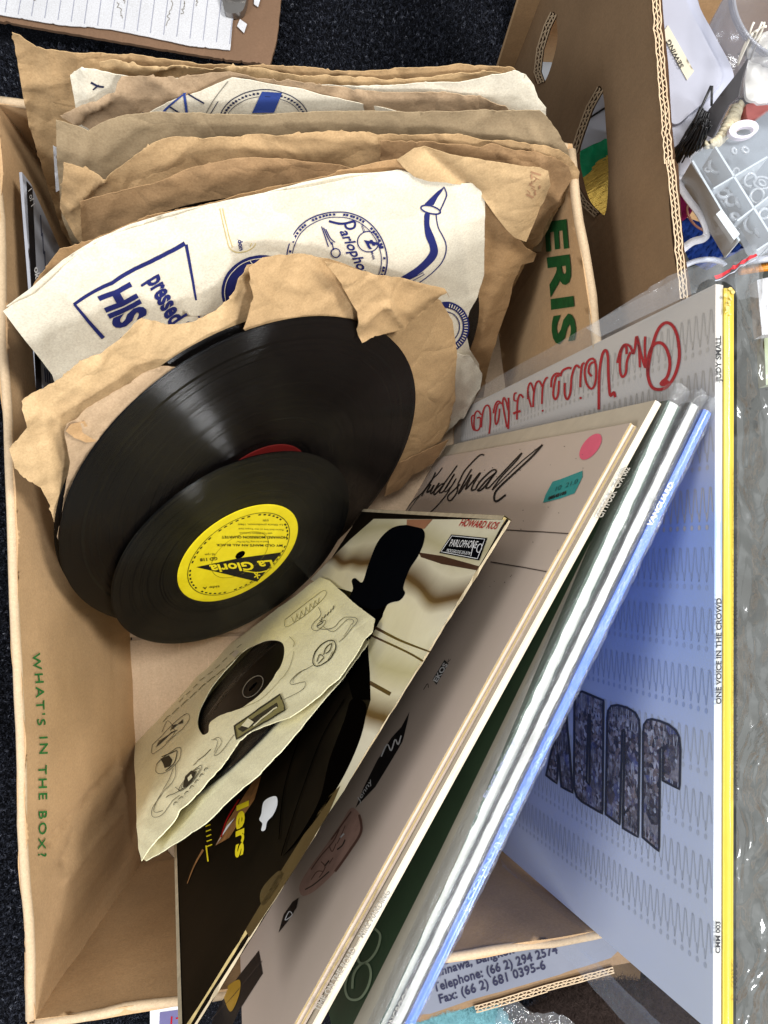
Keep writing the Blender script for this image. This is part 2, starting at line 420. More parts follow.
def rim(g, a, b, r, off, mat=1):
    A, B = corner[a], corner[b]; d = (B-A); nrm = Vector((-d.y, d.x, 0)).normalized()
    if nrm.dot(-A) < 0: nrm = -nrm
    pts = [A+d*k/30-nrm*off+Vector((0, 0, -.001+.0008*nz((k*.5, 3), 4)))+nrm*.0014*nz((k*.31, 1), 2)+Vector((0, 0, -.0018*max(0, nz((k*.9, 7), 5)-.25)*3)) for k in range(31)]
    g.tube(pts, r, mat, 8)
lw_disp = lambda x, y: .0016*nz((x/120, y/120), 3)
fl = [(117, 765, 52, 842, .0030, 3.0), (93, 792, 64, 862, .002, 3.0), (118, 815, 66, 880, -.002, 4), (118, 750, 128, 845, -.0024, 3), (115, 600, 117, 760, .001, 4)]
def lwd(x, y): return lw_disp(x, y)-sum(a*math.exp(-segd(x, y, x0, y0, x1, y1)/w_) for x0, y0, x1, y1, a, w_ in fl)+.0016*nz((x/40., y/40.), 6)
S = wallsurf('BL', 'FL', lwd)
g = G(); g.slab(S, wall_px('BL', 'FL'), .004, 3.4, 0)
rim(g, 'BL', 'FL', .0025, .0022)
g.text(S, "WHAT'S IN THE BOX?", (33, 653), (40.3, 857), (41, 652.5), 2, .0007, bold=.012, space=1.35)
g.obj('wall', [board, board_cut, m_flat('bright_green_ink', (44, 112, 52), .7, .2, var=.35, scale=300)], box)
S = wallsurf('FL', 'FR', lambda x, y: .0014*nz((x/60, y/60), 8)); g = G(); g.slab(S, wall_px('FL', 'FR'), .004, 7, 0); rim(g, 'FL', 'FR', .0024, .0021)
g.obj('wall', [board, board_cut], box)
S = wallsurf('FR', 'BR', lambda x, y: .0012*nz((x/60, y/60), 9)); g = G(); g.slab(S, wall_px('FR', 'BR'), .004, 7, 0); rim(g, 'FR', 'BR', .0028, .0022)
g.text(S, 'ERIS', (547, 222), (556, 345), (568, 219), 2, .0008, bold=.035, space=1.1)
g.obj('wall', [board, board_cut, ink_green], box)
S = wallsurf('BR', 'BL', None); g = G(); g.slab(S, wall_px('BR', 'BL'), .004, 12, 0); rim(g, 'BR', 'BL', .0024, .0021)
g.obj('wall', [board, board_cut], box)
# floor flaps
def floorS(z): return plane3((0, 0, z), (700, 0, z), (0, 900, z), lambda x, y: .0006*nz((x/50, y/50), 12))
c4 = [proj((corner[k].x, corner[k].y, ZF)) for k in ('BL', 'BR', 'FR', 'FL')]
g = G(); g.slab(floorS(ZF-.001), c4, .003, 14, 0); g.obj('floor', board_in, box)
g = G(); yy = 641
g.slab(floorS(ZF+.003), [(119, yy), (440, yy-14), (452, 838), (138, 868)], .003, 7, 0)
g.slab(floorS(ZF+.003), [(110, 300), (430, 300), (440, yy-18), (119, yy-3)], .003, 10, 0)
g.obj('bottom_flap', board_in, box)
# tape patch in the corner
g = G(); Sf = floorS(ZF+.0065); g.slab(Sf, [(122, 848), (160, 842), (176, 862), (138, 874)], .0008, 5, 0)
g.obj('packing_tape', m_flat('brown_tape', (120, 92, 62), .3, .5), box)
# grey label sheet standing by the left wall
S = plane3((22, 172, .197), (44, 400, .197), (66, 262, .145), None)
g = G(); g.slab(S, [(22, 172), (31, 184), (66, 262), (66, 400), (40, 402)], .0016, 8, 0)
g.poly(S, [(26, 181), (32, 188), (42, 402), (36, 402)], 1, .0003)
g.text(S, '1 of 1', (27, 191), (30, 207), (30.5, 188), 2, .0007)
g.text(S, 'oko', (33, 268), (35, 285), (37.5, 266), 2, .0007, bold=.02)
for k in range(5): g.stroke(S, [(40+k*2, 215+k*18), (41+k*2, 236+k*18)], .7, 3, .0004)
for k in range(3): g.stroke(S, [(44+k*2.2, 368+k), (45+k*2.2, 382+k)], 1.0, 3, .0004)
g.obj('address_card', [m_flat('grey_card', (150, 152, 160), .5, .3), ink_black, white_ink, ink_navy],
      label='thin grey printed card with a black strip standing against the inside left wall', cat='card')
# ------------------------------------------------------------------ second box panel
bx2 = thing('carton', 'brown cardboard carton with hand holes in its tall side wall beside the record box', 'box', P(600, 200, -.018))
cp = plane3((652, 0, .25), (677, 265, .25), (508, 60, 0.0), lambda x, y: .0012*nz((x/70, y/70), 14))
holeA = catmull([(554, 12), (545, 24), (537, 45), (533, 70), (536, 84), (545, 80), (553, 58), (557, 36)])
holeB = catmull([(600, 86), (590, 100), (578, 130), (571, 155), (574, 180), (582, 203), (598, 217), (606, 210), (608, 170), (606, 120), (604, 96)])
g = G()
g.slab(cp, [(560, -260), (640, -90), (651, 0), (656, 60), (663, 160), (666, 166), (676, 268), (692, 420), (560, 470), (512, 300), (504, 90), (510, 62), (515, 40), (527, 0), (545, -120)], .006, 6, 0, [holeA, holeB], side=2)
def flute_edge(g, a, b, S, w, n_, layers=2, jag=0., off=.0007, mliner=1, mdark=2):
    """cut edge of corrugated board between px a and b, w px wide to the right of a->b"""
    dx, dy = b[0]-a[0], b[1]-a[1]; L = math.hypot(dx, dy); nx, ny = dy/L, -dx/L
    if nx < 0: nx, ny = -nx, -ny
    J = lambda u: jag*nz((u*13, 3), 5)+jag*.7*nz((u*37, 1), 6)
    at = lambda u, v: (a[0]+dx*u+nx*(v*w+J(u)), a[1]+dy*u+ny*(v*w+J(u)))
    m = max(8, int(L/6)); Vs = []
    g.stroke(S, [at(i/m, .5) for i in range(m+1)], w, mdark, off, smooth=False)
    for l in range(layers+1):
        g.stroke(S, [at(i/m, l/layers) for i in range(m+1)], 1.15, mliner, off+.0012, smooth=False)
    for l in range(layers):
        ph = l*1.3
        k = n_*8
        pts = [at(i/k, (l+.5+.42*math.sin(2*math.pi*n_*i/k+ph))/layers) for i in range(k+1)]
        V = []; F = []
        for i, q in enumerate(pts):
            p2 = pts[min(k, i+1)]; p1 = pts[max(0, i-1)]; ddx, ddy = p2[0]-p1[0], p2[1]-p1[1]; LL = math.hypot(ddx, ddy) or 1
            V += [S(q[0]-ddy/LL*.45, q[1]+ddx/LL*.45, off+.001), S(q[0]+ddy/LL*.45, q[1]-ddx/LL*.45, off+.001)]
        F = [(2*i, 2*i+1, 2*i+3, 2*i+2) for i in range(k)]
        g.add(V, F, mliner)
g2 = g
# edge sits on the top cut of the wall: a surface facing up
cut = plane3((652, 0, .2505), (677, 265, .2505), (670, 100, .2505))
flute_edge(g2, (646, -60), (657, 80), cut, 7, 12, 2, 1.2)
flute_edge(g2, (657, 80), (663.5, 166), cut, 7.5, 8, 2, 1.2)
flute_edge(g2, (665.5, 162), (679, 300), cut, 7, 12, 2, 1.0)
for pts_ in ([(553, 12), (546, 26), (539, 48), (536, 72), (540, 84)], [(600, 87), (589, 106), (580, 130), (573, 152)], [(575, 190), (583, 204), (597, 217)]):
    Sh = cp.shift(-.0005)
    for i in range(len(pts_)-1):
        a_, b_ = pts_[i], pts_[i+1]; flute_edge(g2, a_, b_, Sh, 6, max(2, int(math.hypot(a_[0]-b_[0], a_[1]-b_[1])/8)), 2, .3, off=.0003)
g2.obj('wall', [board_dk, board_cut, dark_hole], bx2)
g = G()
zz = .0
for a, b in (((.30, .42), (.34, -.44)), ((.13, .42), (.30, .42)), ((.22, -.44), (.34, -.44))):
    A = Vector((a[0]+.1*(a[0] > .25), a[1], -.018)); B = Vector((b[0]+.1*(b[0] > .25), b[1], -.018)); d = (B-A).normalized(); q = Vector((-d.y, d.x, 0))*.005
    hgt = .15; u = Vector((0, 0, hgt)); g.hexa([A, B, B+u, A+u, A+q, B+q, B+q+u, A+q+u])
g.obj('wall', board, bx2)
g = G(); g.hexa([Vector(p) for p in ((.21, -.43, -.018), (.43, -.43, -.018), (.39, .41, -.018), (.14, .41, -.018), (.21, -.43, -.012), (.43, -.43, -.012), (.39, .41, -.012), (.14, .41, -.012))])
g.obj('floor', board, bx2)
# ------------------------------------------------------------------ clipboard
def HZ(z, disp=None): return plane3((0, 0, z), (700, 0, z), (0, 900, z), disp)
cb = thing('clipboard', 'worn brown hardboard clipboard lying on the carpet at the top left', 'clipboard', P(130, 20, -.018))
g = G(); g.slab(HZ(.004), [(-60, -80), (290, -60), (281, 0), (277, 40), (270, 65), (230, 60), (110, 40), (0, 21), (-60, 10)], .003, 12, 0, jag=1.0)
g.obj('board', m_board('hardboard', (128, 100, 78), False), cb)
g = G(); g.slab(HZ(.012), catmull([(222, -14), (223, 4), (226, 12), (236, 13), (244, 8), (246, -14)]), .007, 4, 0)
g.tube([P(224, -6, .015), P(244, -6, .015)], .002, 0, 8)
g.obj('clip', m_flat('clip_metal', (150, 146, 142), .3, .5, metal=.8), cb)
g = G(); S = HZ(.0062, lambda x, y: .0006*nz((x/50, y/30), 3))
g.slab(S, [(-50, -80), (236, -80), (234, 8), (230, 50), (190, 46), (150, 37), (110, 29), (60, 25), (0, 15), (-50, 8)], .0006, 9, 0, jag=.6)
for k in range(19):
    x = -8+k*13.2; g.stroke(S, [(x+9, -40), (x, 12+max(0, x)*.14)], .7, 1, .0003, smooth=False)
random.seed(3)
def scrawl(g, S, x, y, dx, dy, n_, mat, sz=3, wd=.6):
    pts = [(x+dx*i/n_+random.uniform(-sz, sz)*.7, y+dy*i/n_+random.uniform(-sz, sz)*.5) for i in range(n_)]
    g.stroke(S, pts, wd, mat, .0004)
for a in ((118, 2, 4, 18), (172, 2, -6, 26), (184, 0, -2, 16), (196, -6, 2, 12), (33, -6, 3, 8), (124, -8, 0, 12)): scrawl(g, S, *a, 12, 2, 2.6, .6)
g.obj('paper_sheet', [whitepaper, m_flat('rule_line_ink', (150, 152, 168), .7, .2), grey_ink], label='sheet of white ruled notepaper with faint handwriting on the clipboard', cat='paper')
S = HZ(.0062)
g = G(); g.slab(S, [(240, 19), (247, 24), (244, 33), (237, 26)], .0005, 4, 0); g.slab(S, [(254, -6), (262, -6), (258, 7), (254, 4)], .0005, 4, 0)
g.obj('paper_scrap', whitepaper, cb)
# ------------------------------------------------------------------ shellac sleeves, back to front
def nrmS(px, z, n, disp=None): return Surf(P(px[0], px[1], z), n, disp)
GR = 'paper sleeves of the old records at the back of the box'
def sleeve(label, S, outline, mat, jag=.8, seed=0, extra=None, mats=None, grid=5, t=.0004):
    g = G(); g.slab(S, outline, t, grid, 0, jag=jag, seed=seed)
    if extra: extra(g, S)
    return g.obj('record_sleeve', [mat]+(mats or []), label=label, cat='record sleeve', group=GR)
sleeve('rearmost tall tan kraft sleeve with a raised pointed left corner beside the carpet', nrmS((250, 62), .245, (.10, -2, .45), crumple(1, .003, .0011, [(45, 52, 80, 240, .0012, 4), (35, 60, 30, 200, -.001, 6)])),
       [(12, 34), (19, 37), (28, 44), (36, 50), (55, 53), (100, 54), (130, 54), (180, 60), (265, 63), (330, 69), (384, 71), (459, 65), (514, 67), (521, 76), (530, 110), (530, 250), (75, 250), (62, 232), (45, 180), (28, 125), (20, 80)], KR[0], 1.0, 1)
sleeve('narrow tan kraft lip just in front of the rearmost sleeve', nrmS((250, 68), .246, (.11, -2, .46), crumple(2, .003, .0016, [(120, 62, 250, 68, .002, 3)])),
       [(100, 60), (112, 57), (130, 60), (180, 64), (235, 66), (300, 73), (384, 78), (440, 74), (505, 72), (520, 90), (520, 200), (110, 200)], KR[4], 1.2, 2)
sleeve('thin cream sleeve poking up behind the crumpled kraft one', nrmS((250, 78), .247, (.14, -2, .5), crumple(3, .002, .0008, [(84, 66, 90, 110, .002, 3)])),
       [(70, 74), (76, 70), (82, 65), (92, 68), (112, 72), (130, 76), (180, 79), (235, 77), (300, 85), (384, 85), (459, 82), (490, 76), (516, 71), (526, 76), (534, 86), (538, 98), (546, 107), (545, 200), (90, 200), (77, 112)], cream, .6, 3,
       lambda g, S: (g.stroke(S, [(91, 80), (98, 84), (104, 85)], 2, 1), g.stroke(S, [(93, 87), (99, 83)], 1.5, 1)), [ink_navy])
sleeve('crumpled rosy kraft sleeve folded over at its left corner', nrmS((250, 84), .249, (.16, -2, .52), crumple(4, .003, .0014, [(115, 90, 75, 121, .003, 4), (120, 80, 135, 112, .0012, 3), (150, 74, 200, 105, .002, 7), (62, 118, 120, 92, .001, 3)])),
       [(60, 118), (68, 113), (75, 109), (88, 102), (98, 98), (115, 88), (117, 82), (121, 77), (135, 76), (151, 72), (160, 75), (169, 77), (185, 76), (200, 74), (230, 73), (262, 77), (300, 80), (340, 87), (384, 91), (430, 92), (474, 96), (505, 105), (515, 118), (512, 200), (110, 200), (92, 130), (75, 123)], KR[3], 1.2, 4)
def pr3(g, S):
    g.poly(S, [(262, 91), (282, 92), (274, 112), (252, 112)], 1)
    g.stroke(S, ellipse(264, 121, 45, 32, 0, 30, 195, 350), 1.0, 2); g.stroke(S, ellipse(264, 121, 38, 25, 0, 30, 200, 345), .6, 2)
    for k in range(26):
        a = math.radians(200+k*5.6); x, y = 264+41.5*math.cos(a), 121+28.5*math.sin(a)
        if k not in (12, 13): g.stroke(S, [(x-1.3, y), (x+1.0, y+.5)], 2.2 if k % 3 else 1.4, 2, smooth=False)
    g.stroke(S, [(160, 117), (166, 108), (180, 96), (186, 92)], 2.6, 1, w2=1); g.stroke(S, [(168, 105), (184, 114), (189, 112)], 1.6, 2)
    g.stroke(S, [(184, 92), (187, 113)], 2.6, 1); g.stroke(S, [(188, 93), (204, 102)], 1.6, 2); g.stroke(S, [(142, 112), (150, 115)], 2, 2)
    g.stroke(S, [(206, 112), (214, 98), (228, 80)], .8, 3); g.stroke(S, [(210, 113), (218, 100)], .8, 2)
sleeve('cream sleeve with blue block and circle print showing between brown sleeves', nrmS((250, 84), .2515, (.18, -2, .54), crumple(5, .001, .0003)),
       [(140, 118), (155, 109), (175, 99), (200, 91), (218, 83), (232, 77), (248, 79), (265, 83), (290, 87), (302, 89), (320, 94), (350, 101), (384, 108), (400, 113), (400, 180), (150, 180)], cream, .5, 5, pr3, [m_flat('cobalt_ink', (52, 72, 140), .6, .2), ink_navy, grey_ink])
sleeve('flat grey brown sleeve spanning the full width of the row', nrmS((250, 112), .253, (.22, -2, .56), crumple(6, .003, .0008, [(530, 125, 570, 200, .001, 3), (90, 130, 70, 220, .001, 4)])),
       [(56, 119), (64, 121), (72, 124), (88, 129), (105, 122), (125, 117), (150, 115), (200, 114), (280, 112), (384, 109), (459, 112), (539, 108), (547, 116), (557, 130), (567, 147), (570, 160), (560, 250), (75, 250), (62, 215), (57, 160)], KR[2], .6, 6)
g = G(); g.slab(nrmS((250, 112), .2527, (.22, -2, .56)), [(53, 146), (57, 148), (60, 190), (56, 192)], .0004, 4, 0)
g.obj('paper_slip', whitepaper, label='thin white paper slip at the left edge of the sleeve row', cat='paper')
sleeve('tan kraft sleeve with a turned down left corner and a torn right corner', nrmS((250, 136), .255, (.3, -2, .6), crumple(7, .003, .0011, [(104, 173, 70, 205, .003, 4), (105, 172, 150, 143, .001, 4), (540, 190, 579, 170, .0015, 5), (275, 134, 384, 140, .0012, 4)])),
       [(64, 162), (74, 164), (85, 167), (105, 173), (115, 167), (125, 160), (137, 150), (150, 142), (162, 138), (175, 136), (220, 136), (274, 134), (330, 131), (384, 133), (430, 133), (459, 135), (472, 139), (484, 143), (509, 142), (535, 146), (559, 150), (570, 158), (579, 170), (577, 183), (566, 198), (554, 215), (545, 235), (532, 246), (522, 268), (510, 290), (480, 330), (105, 300), (82, 245), (70, 226), (60, 207)], KR[0], 1.3, 7, grid=4)
sleeve('second torn kraft lip rising at the right end of the row', nrmS((250, 142), .2565, (.33, -2, .62), crumple(17, .003, .0016, [(500, 150, 560, 200, .002, 5)])),
       [(380, 138), (430, 139), (462, 142), (480, 147), (492, 144), (520, 150), (552, 156), (568, 166), (572, 178), (556, 205), (540, 240), (520, 265), (380, 250)], KR[5], 1.6, 17)
sleeve('darker brown kraft sleeve with a curved top over a hidden disc', nrmS((250, 158), .2575, (.4, -2, .66), crumple(8, .002, .0008, [(80, 205, 82, 245, .002, 3), (100, 215, 250, 170, .001, 8)])),
       [(80, 201), (110, 194), (150, 185), (175, 174), (200, 165), (230, 159), (260, 157), (300, 160), (340, 166), (384, 173), (420, 182), (440, 192), (430, 300), (95, 300), (82, 246), (81, 220)], KR[5], .7, 8)
def disc(name, label, px, z, n, R, thick, mat, labelmat, labR, extra=None, off=0.0, group=None):
    n = Vector(n).normalized(); c = P(px[0], px[1], z)+n*off
    root = thing(name, label, 'record', c, group)
    q = n.to_track_quat('Z', 'Y').to_matrix().to_4x4(); M = Matrix.Translation(c) @ q
    g = G(); prof = [(.0036, 0), (labR+.004, 0), (labR+.006, -.0001), (labR+.0105, -.0001), (labR+.0115, .00005), (R-.0042, .00005), (R-.003, .0002), (R-.0008, .0002), (R, -.0004), (R, -thick+.0004), (R-.001, -thick), (.0036, -thick)]
    N = 160; V = []; F = []
    for (r_, h_) in prof:
        for k in range(N): a = 2*math.pi*k/N; V.append(M @ Vector((r_*math.cos(a), r_*math.sin(a), h_)))
    for j in range(len(prof)-1):
        for k in range(N): F.append((j*N+k, j*N+(k+1) % N, (j+1)*N+(k+1) % N, (j+1)*N+k)[::-1])
    g.add(V, F, 0, True); g.obj('disc', mat, root, M)
    S = Surf(c+n*.00045, n)
    if labelmat:
        g = G(); V = [M @ Vector((r_*math.cos(2*math.pi*k/N), r_*math.sin(2*math.pi*k/N), h_)) for r_, h_ in ((.0036, .00035), (labR-.0006, .00035), (labR, .0001)) for k in range(N)]
        F = [(j*N+k, (j+1)*N+k, (j+1)*N+(k+1) % N, j*N+(k+1) % N) for j in range(2) for k in range(N)]
        g.add(V, F, 0)
        if extra: extra(g, S)
        g.obj('paper_label', labelmat, root, M)
    return root, S
GRD = 'shellac records standing in the brown sleeves'
D1S = nrmS((250, 185), .2575, (.5, -2, .7))
disc('shellac_record', 'black record edge peeping as a thin sliver above the cream printed sleeve', (243, 345), D1S(243, 345).z, (.5, -2, .7), .117, .0018, shellac, None, .04, group=None, off=.0)
sleeve('wavy kraft sleeve behind the big cream printed sleeve, hanging down at its right', nrmS((250, 190), .259, (.6, -1.95, .75), crumple(9, .003, .001, [(490, 205, 530, 250, .003, 4), (514, 230, 480, 330, .0015, 5), (45, 268, 95, 245, .001, 4)])),
       [(33, 285), (45, 268), (60, 250), (95, 240), (150, 218), (225, 199), (300, 181), (350, 168), (384, 162), (409, 158), (440, 168), (480, 196), (500, 212), (514, 230), (524, 244), (536, 252), (533, 261), (521, 264), (514, 280), (509, 300), (498, 330), (488, 365), (482, 395), (440, 400), (110, 380), (52, 300)], KR[1], .7, 9, grid=4)
sleeve('smooth rolled kraft sleeve end with a scuffed patch at the right', nrmS((450, 155), .2535, (.55, -1.95, .75), crumple(10, .003, .0007, [(549, 172, 540, 225, -.003, 8), (425, 150, 480, 195, -.004, 8), (500, 175, 545, 178, .001, 3)])),
       [(396, 158), (405, 152), (414, 147), (430, 149), (449, 153), (480, 158), (510, 163), (540, 167), (549, 173), (551, 186), (546, 204), (537, 222), (526, 242), (515, 238), (505, 228), (495, 215), (484, 200), (478, 190), (462, 186), (446, 182), (430, 180), (412, 174)], KR[4], .5, 10,
       lambda g, S: [g.stroke(S, [(527+random.uniform(-2, 14), 170+k*2.2), (532+random.uniform(-2, 10), 174+k*2.2)], random.uniform(.8, 2), 1) for k in range(12)], [m_flat('scuff_mark', (160, 122, 92), .8, .1)], grid=4)
D2S = nrmS((250, 198), .2655, (.8, -1.88, .85))
disc('shellac_record', 'black record edge showing in a notch at the right of the cream printed sleeve', (303, 380), D2S(303, 380).z, (.8, -1.88, .85), .125, .0018, shellac, None, .04)
def pr9(g, S):
    B = 1
    X = lambda p, o=(60, 200), s=3.2: [(o[0]+a/s, o[1]+b/s) for a, b in p]
    g.stroke(S, X([(138, 440), (90, 385), (44, 327)]), 4.2, B, smooth=False, w2=2.8); g.stroke(S, X([(42, 328), (200, 235), (398, 134)]), 3.2, B, w2=4.6)
    g.stroke(S, X([(402, 138), (425, 260), (447, 388)]), 3.2, B, smooth=False, w2=1.6)
    g.text(S, 'HIS MA', *X([(124, 302), (262, 545), (216, 257)]), B, bold=.045)
    g.text(S, 'pressed in', *X([(276, 252), (378, 450), (326, 214)]), B, bold=.035, shear=.1)
    c = X([(640, 292)])[0]
    g.poly(S, ellipse(c[0], c[1], 39, 37, 0, 44), B, .0003); g.stroke(S, ellipse(c[0], c[1], 36, 34, 0, 40), .7, 2, .0006, True)
    g.stroke(S, X([(606, 190), (618, 206)]), .9, 2, .0006, smooth=False)
    Y = lambda p: X(p, (280, 180), 3.84)
    cx, cy = 336.5, 259
    for r, wd in ((49.5, 1.2), (44, .8)): g.stroke(S, ellipse(cx, cy, r, r*.985, 0, 48), wd, B, .0004, True)
    for k in range(84):
        if k % 9 in (0, 1): continue
        a = math.radians(k*360/84+random.uniform(-.8, .8)); x, y = cx+46.8*math.cos(a), cy+46.2*math.sin(a)
        g.stroke(S, [(x-math.sin(a)*1.2, y+math.cos(a)*1.2), (x+math.sin(a)*1.1, y-math.cos(a)*1.1)], 2.3, B, .0004, smooth=False)
    g.text(S, 'arlophone', *Y([(226, 192), (322, 392), (262, 178)]), B, bold=.02, shear=.25)
    g.stroke(S, Y([(186, 154), (215, 161), (245, 163), (280, 154)]), 2.4, B); g.stroke(S, Y([(276, 152), (286, 160), (284, 176), (268, 184), (252, 178), (248, 162)]), 2.2, B)
    g.stroke(S, ellipse(367.5, 240.5, 10.5, 10, 0, 30), 1.0, B, .0004, True); g.text(S, '£', *Y([(322, 226), (342, 262), (372, 222)]), B, bold=.03)
    g.text(S, 'TRADE', *Y([(308, 168), (318, 198), (316, 165)]), B, bold=.02); g.text(S, 'MARK', *Y([(346, 272), (354, 302), (354, 270)]), B, bold=.02)
    for o in (0, 5, 10): g.stroke(S, Y([(158+o*1.6, 175+o), (172+o*2, 215+o*.5), (186+o*2.4, 256-o*2)]), 1.1, B)
    g.stroke(S, Y([(198, 235), (206, 268)]), 1, B); g.stroke(S, ellipse(335.5, 252.5, 4.4, 4.6, 0, 20), 1.1, B, .0004, True)
    g.poly(S, Y([(630, 24), (606, 44), (580, 70), (558, 92), (556, 100), (590, 96), (606, 66), (622, 42)]), B, grid=5)
    g.stroke(S, Y([(628, 24), (638, 52), (628, 84), (612, 118)]), 1.1, B); g.stroke(S, ellipse(430.5, 209.5, 9.6, 3.6, 12, 24), 1.5, B, .0004, True)
    g.poly(S, catmull(Y([(556, 128), (552, 165), (556, 210), (570, 245), (572, 268), (556, 292), (520, 325), (485, 350), (450, 374), (482, 380), (530, 352), (570, 320), (596, 292), (603, 262), (590, 215), (572, 170), (574, 128)])), B, grid=5)
    g.stroke(S, Y([(598, 126), (600, 150), (606, 180), (622, 210), (634, 240), (634, 275), (620, 310), (600, 335), (565, 365), (522, 396)]), 1.1, B)
    g.stroke(S, Y([(478, 382), (545, 348), (550, 356), (488, 390)]), .8, B, smooth=False)
    g.stroke(S, ellipse(446, 327, 20.5, 22, 0, 36), 6.5, B, .0004, True)
    for k in range(26):
        a = math.radians(-80+k*7); g.stroke(S, [(446+18.6*math.cos(a), 327+20*math.sin(a)), (446+22.2*math.cos(a), 327+23.6*math.sin(a))], .9, 2, .0007, smooth=False)
    g.stroke(S, ellipse(446, 327, 14, 15, 0, 30), .9, B, .0004, True)
    tp = 3
    for a in ([(513, 30), (530, 110), (545, 155), (578, 165), (618, 148), (622, 120), (602, 20)], [(522, 30), (540, 112), (552, 150)], [(594, 25), (612, 118), (608, 146)]): g.stroke(S, X(a), .9, tp)
    g.text(S, 'Sidon', *X([(566, 112), (574, 160), (580, 108)]), B, bold=.03)
    for k in range(8): g.stroke(S, X([(1018-1+k*3, 282)]*2), .5, B) if 0 else None
g = G(); S9 = nrmS((250, 198), .268, (.8, -1.88, .85), crumple(11, .0028, .00035, [(60, 290, 110, 330, .001, 8), (95, 243, 120, 300, .0012, 10), (455, 190, 470, 300, .0015, 8), (462, 415, 480, 372, .003, 4)]))
mid = [(3, 310), (15, 302), (35, 292), (50, 279), (65, 265), (80, 253), (95, 243), (130, 228), (165, 217), (200, 208), (240, 200), (270, 193), (300, 187), (350, 177), (399, 171.5), (430, 177), (453, 183), (470, 182), (483, 183), (484, 200), (484, 240), (484, 275), (477, 298), (470, 312), (466, 330), (470, 350), (479, 364), (479, 372), (480, 384), (474, 398), (462, 415), (440, 440), (60, 400), (52, 374), (38, 356), (25, 340)]
g.slab(S9, mid, .0004, 4, 0, jag=.25, seed=3); pr9(g, S9)
P9 = thing('printed_sleeve', 'large cream record sleeve printed in navy blue with a horn, circles and boxed words', 'record sleeve', P(260, 330, .03), None)
g.obj('front_sheet', [cream, ink_blue, cream, m_flat('old_tape_stain', (196, 176, 120), .5, .3)], P9)
g = G(); g.slab(S9.shift(-.0016, crumple(12, .0028, .0004)), [(6, 305), (32, 286), (62, 259), (93, 238), (130, 223), (165, 213), (240, 197), (300, 184), (350, 174), (400, 169), (440, 177), (455, 181), (440, 300), (70, 320)], .0004, 6, 0)
g.obj('back_sheet', cream, P9)
# white curled bit low at the right of the cream sleeve
g = G(); g.slab(S9.shift(-.001, crumple(19, .004, .002)), [(452, 350), (468, 352), (480, 370), (478, 385), (470, 396), (462, 412), (448, 428), (430, 440), (440, 400)], .0004, 4, 0, jag=.5)
g.obj('curled_corner', cream, P9)
# ------------------------------------------------------------------ front kraft sleeve with the big record
DN = Vector((1.27, -1.61, 1)).normalized()
def SD(off, disp=None): return Surf(P(258.5, 488, .127)+DN*off, DN, disp)
K = thing('kraft_sleeve', 'crumpled tan kraft sleeve wrapped behind the big black record', 'record sleeve', P(300, 560, .01))
g = G(); g.slab(SD(-.011, crumple(13, .003, .0013, [(45, 420, 60, 520, .002, 5), (132, 325, 60, 400, .0012, 6), (250, 268, 215, 330, .0015, 4), (22, 410, 40, 480, .001, 5), (100, 360, 70, 420, .001, 6)])),
       [(22, 410), (24, 403), (35, 394), (60, 378), (80, 362), (100, 351), (118, 338), (132, 322), (142, 318), (150, 319), (165, 323), (185, 323), (200, 320), (216, 311), (230, 300), (238, 285), (248, 266), (270, 262), (300, 270), (400, 300), (452, 320), (456, 345), (456, 372), (454, 400), (448, 425), (440, 440), (418, 456), (380, 480), (200, 600), (100, 590), (62, 545), (55, 530), (50, 505), (40, 487), (25, 478), (14, 468), (10, 450), (20, 438), (27, 427)], .0004, 4, 0, jag=1.0, seed=12)
g.obj('back_sheet', KR[4], K)
g = G(); g.slab(SD(-.0038, crumple(14, .0022, .0009, [(75, 417, 100, 442, .002, 4), (160, 364, 80, 430, .001, 5)])),
       [(64, 432), (66, 424), (75, 417), (95, 404), (120, 388), (142, 372), (160, 364), (179, 367), (230, 390), (250, 440), (120, 560), (75, 550), (58, 540), (56, 535), (60, 520), (66, 490), (70, 462)], .0004, 4, 0, jag=.6, seed=5)
# the open curled lip
g.slab(SD(-.0022, crumple(24, .0012, .0005)), [(65, 430), (70, 423), (84, 420), (96, 441), (86, 442), (74, 437)], .0003, 4, 1, jag=.3)
g.obj('inner_sheet', [KR[3], KR[1]], K)
g = G(); g.slab(SD(-.0042, crumple(15, .0022, .001, [(300, 262, 290, 320, .0012, 5), (330, 262, 345, 300, -.002, 5), (250, 275, 270, 300, .0012, 4)])),
       [(247, 266), (262, 257), (280, 254), (305, 254), (325, 259), (345, 264), (440, 300), (452, 320), (456, 350), (454, 400), (446, 428), (439, 440), (425, 450), (418, 457), (398, 464), (390, 480), (340, 440), (280, 400), (252, 338), (243, 328), (247, 315), (252, 296), (248, 280)], .0004, 4, 0, jag=.5, seed=8)
g.obj('front_sheet', KR[0], K)
fold = SD(.0028, crumple(16, .0025, .0017, [(342, 288, 360, 338, -.003, 3), (385, 303, 404, 328, .003, 3), (385, 303, 362, 322, .0022, 3), (405, 280, 445, 292, .0012, 4), (372, 275, 395, 305, .0012, 4), (404, 327, 440, 300, -.002, 4)]))
g = G(); g.slab(fold, [(322, 259), (335, 262), (350, 267), (373, 273), (390, 276), (405, 279), (425, 284), (445, 289), (449, 297), (446, 292), (440, 296), (433, 306), (420, 316), (403, 328), (385, 333), (370, 337), (361, 342), (358, 330), (357, 312), (350, 300), (342, 285), (333, 273)], .0006, 3, 0, jag=.5, seed=9)
g.obj('folded_flap', KR[0], K)
g = G(); g.slab(SD(-.003, crumple(26, .002, .001)), [(447, 438), (430, 446), (410, 456), (398, 464), (386, 484), (384, 496), (398, 490), (412, 474), (432, 462)], .0005, 4, 0, jag=.4)
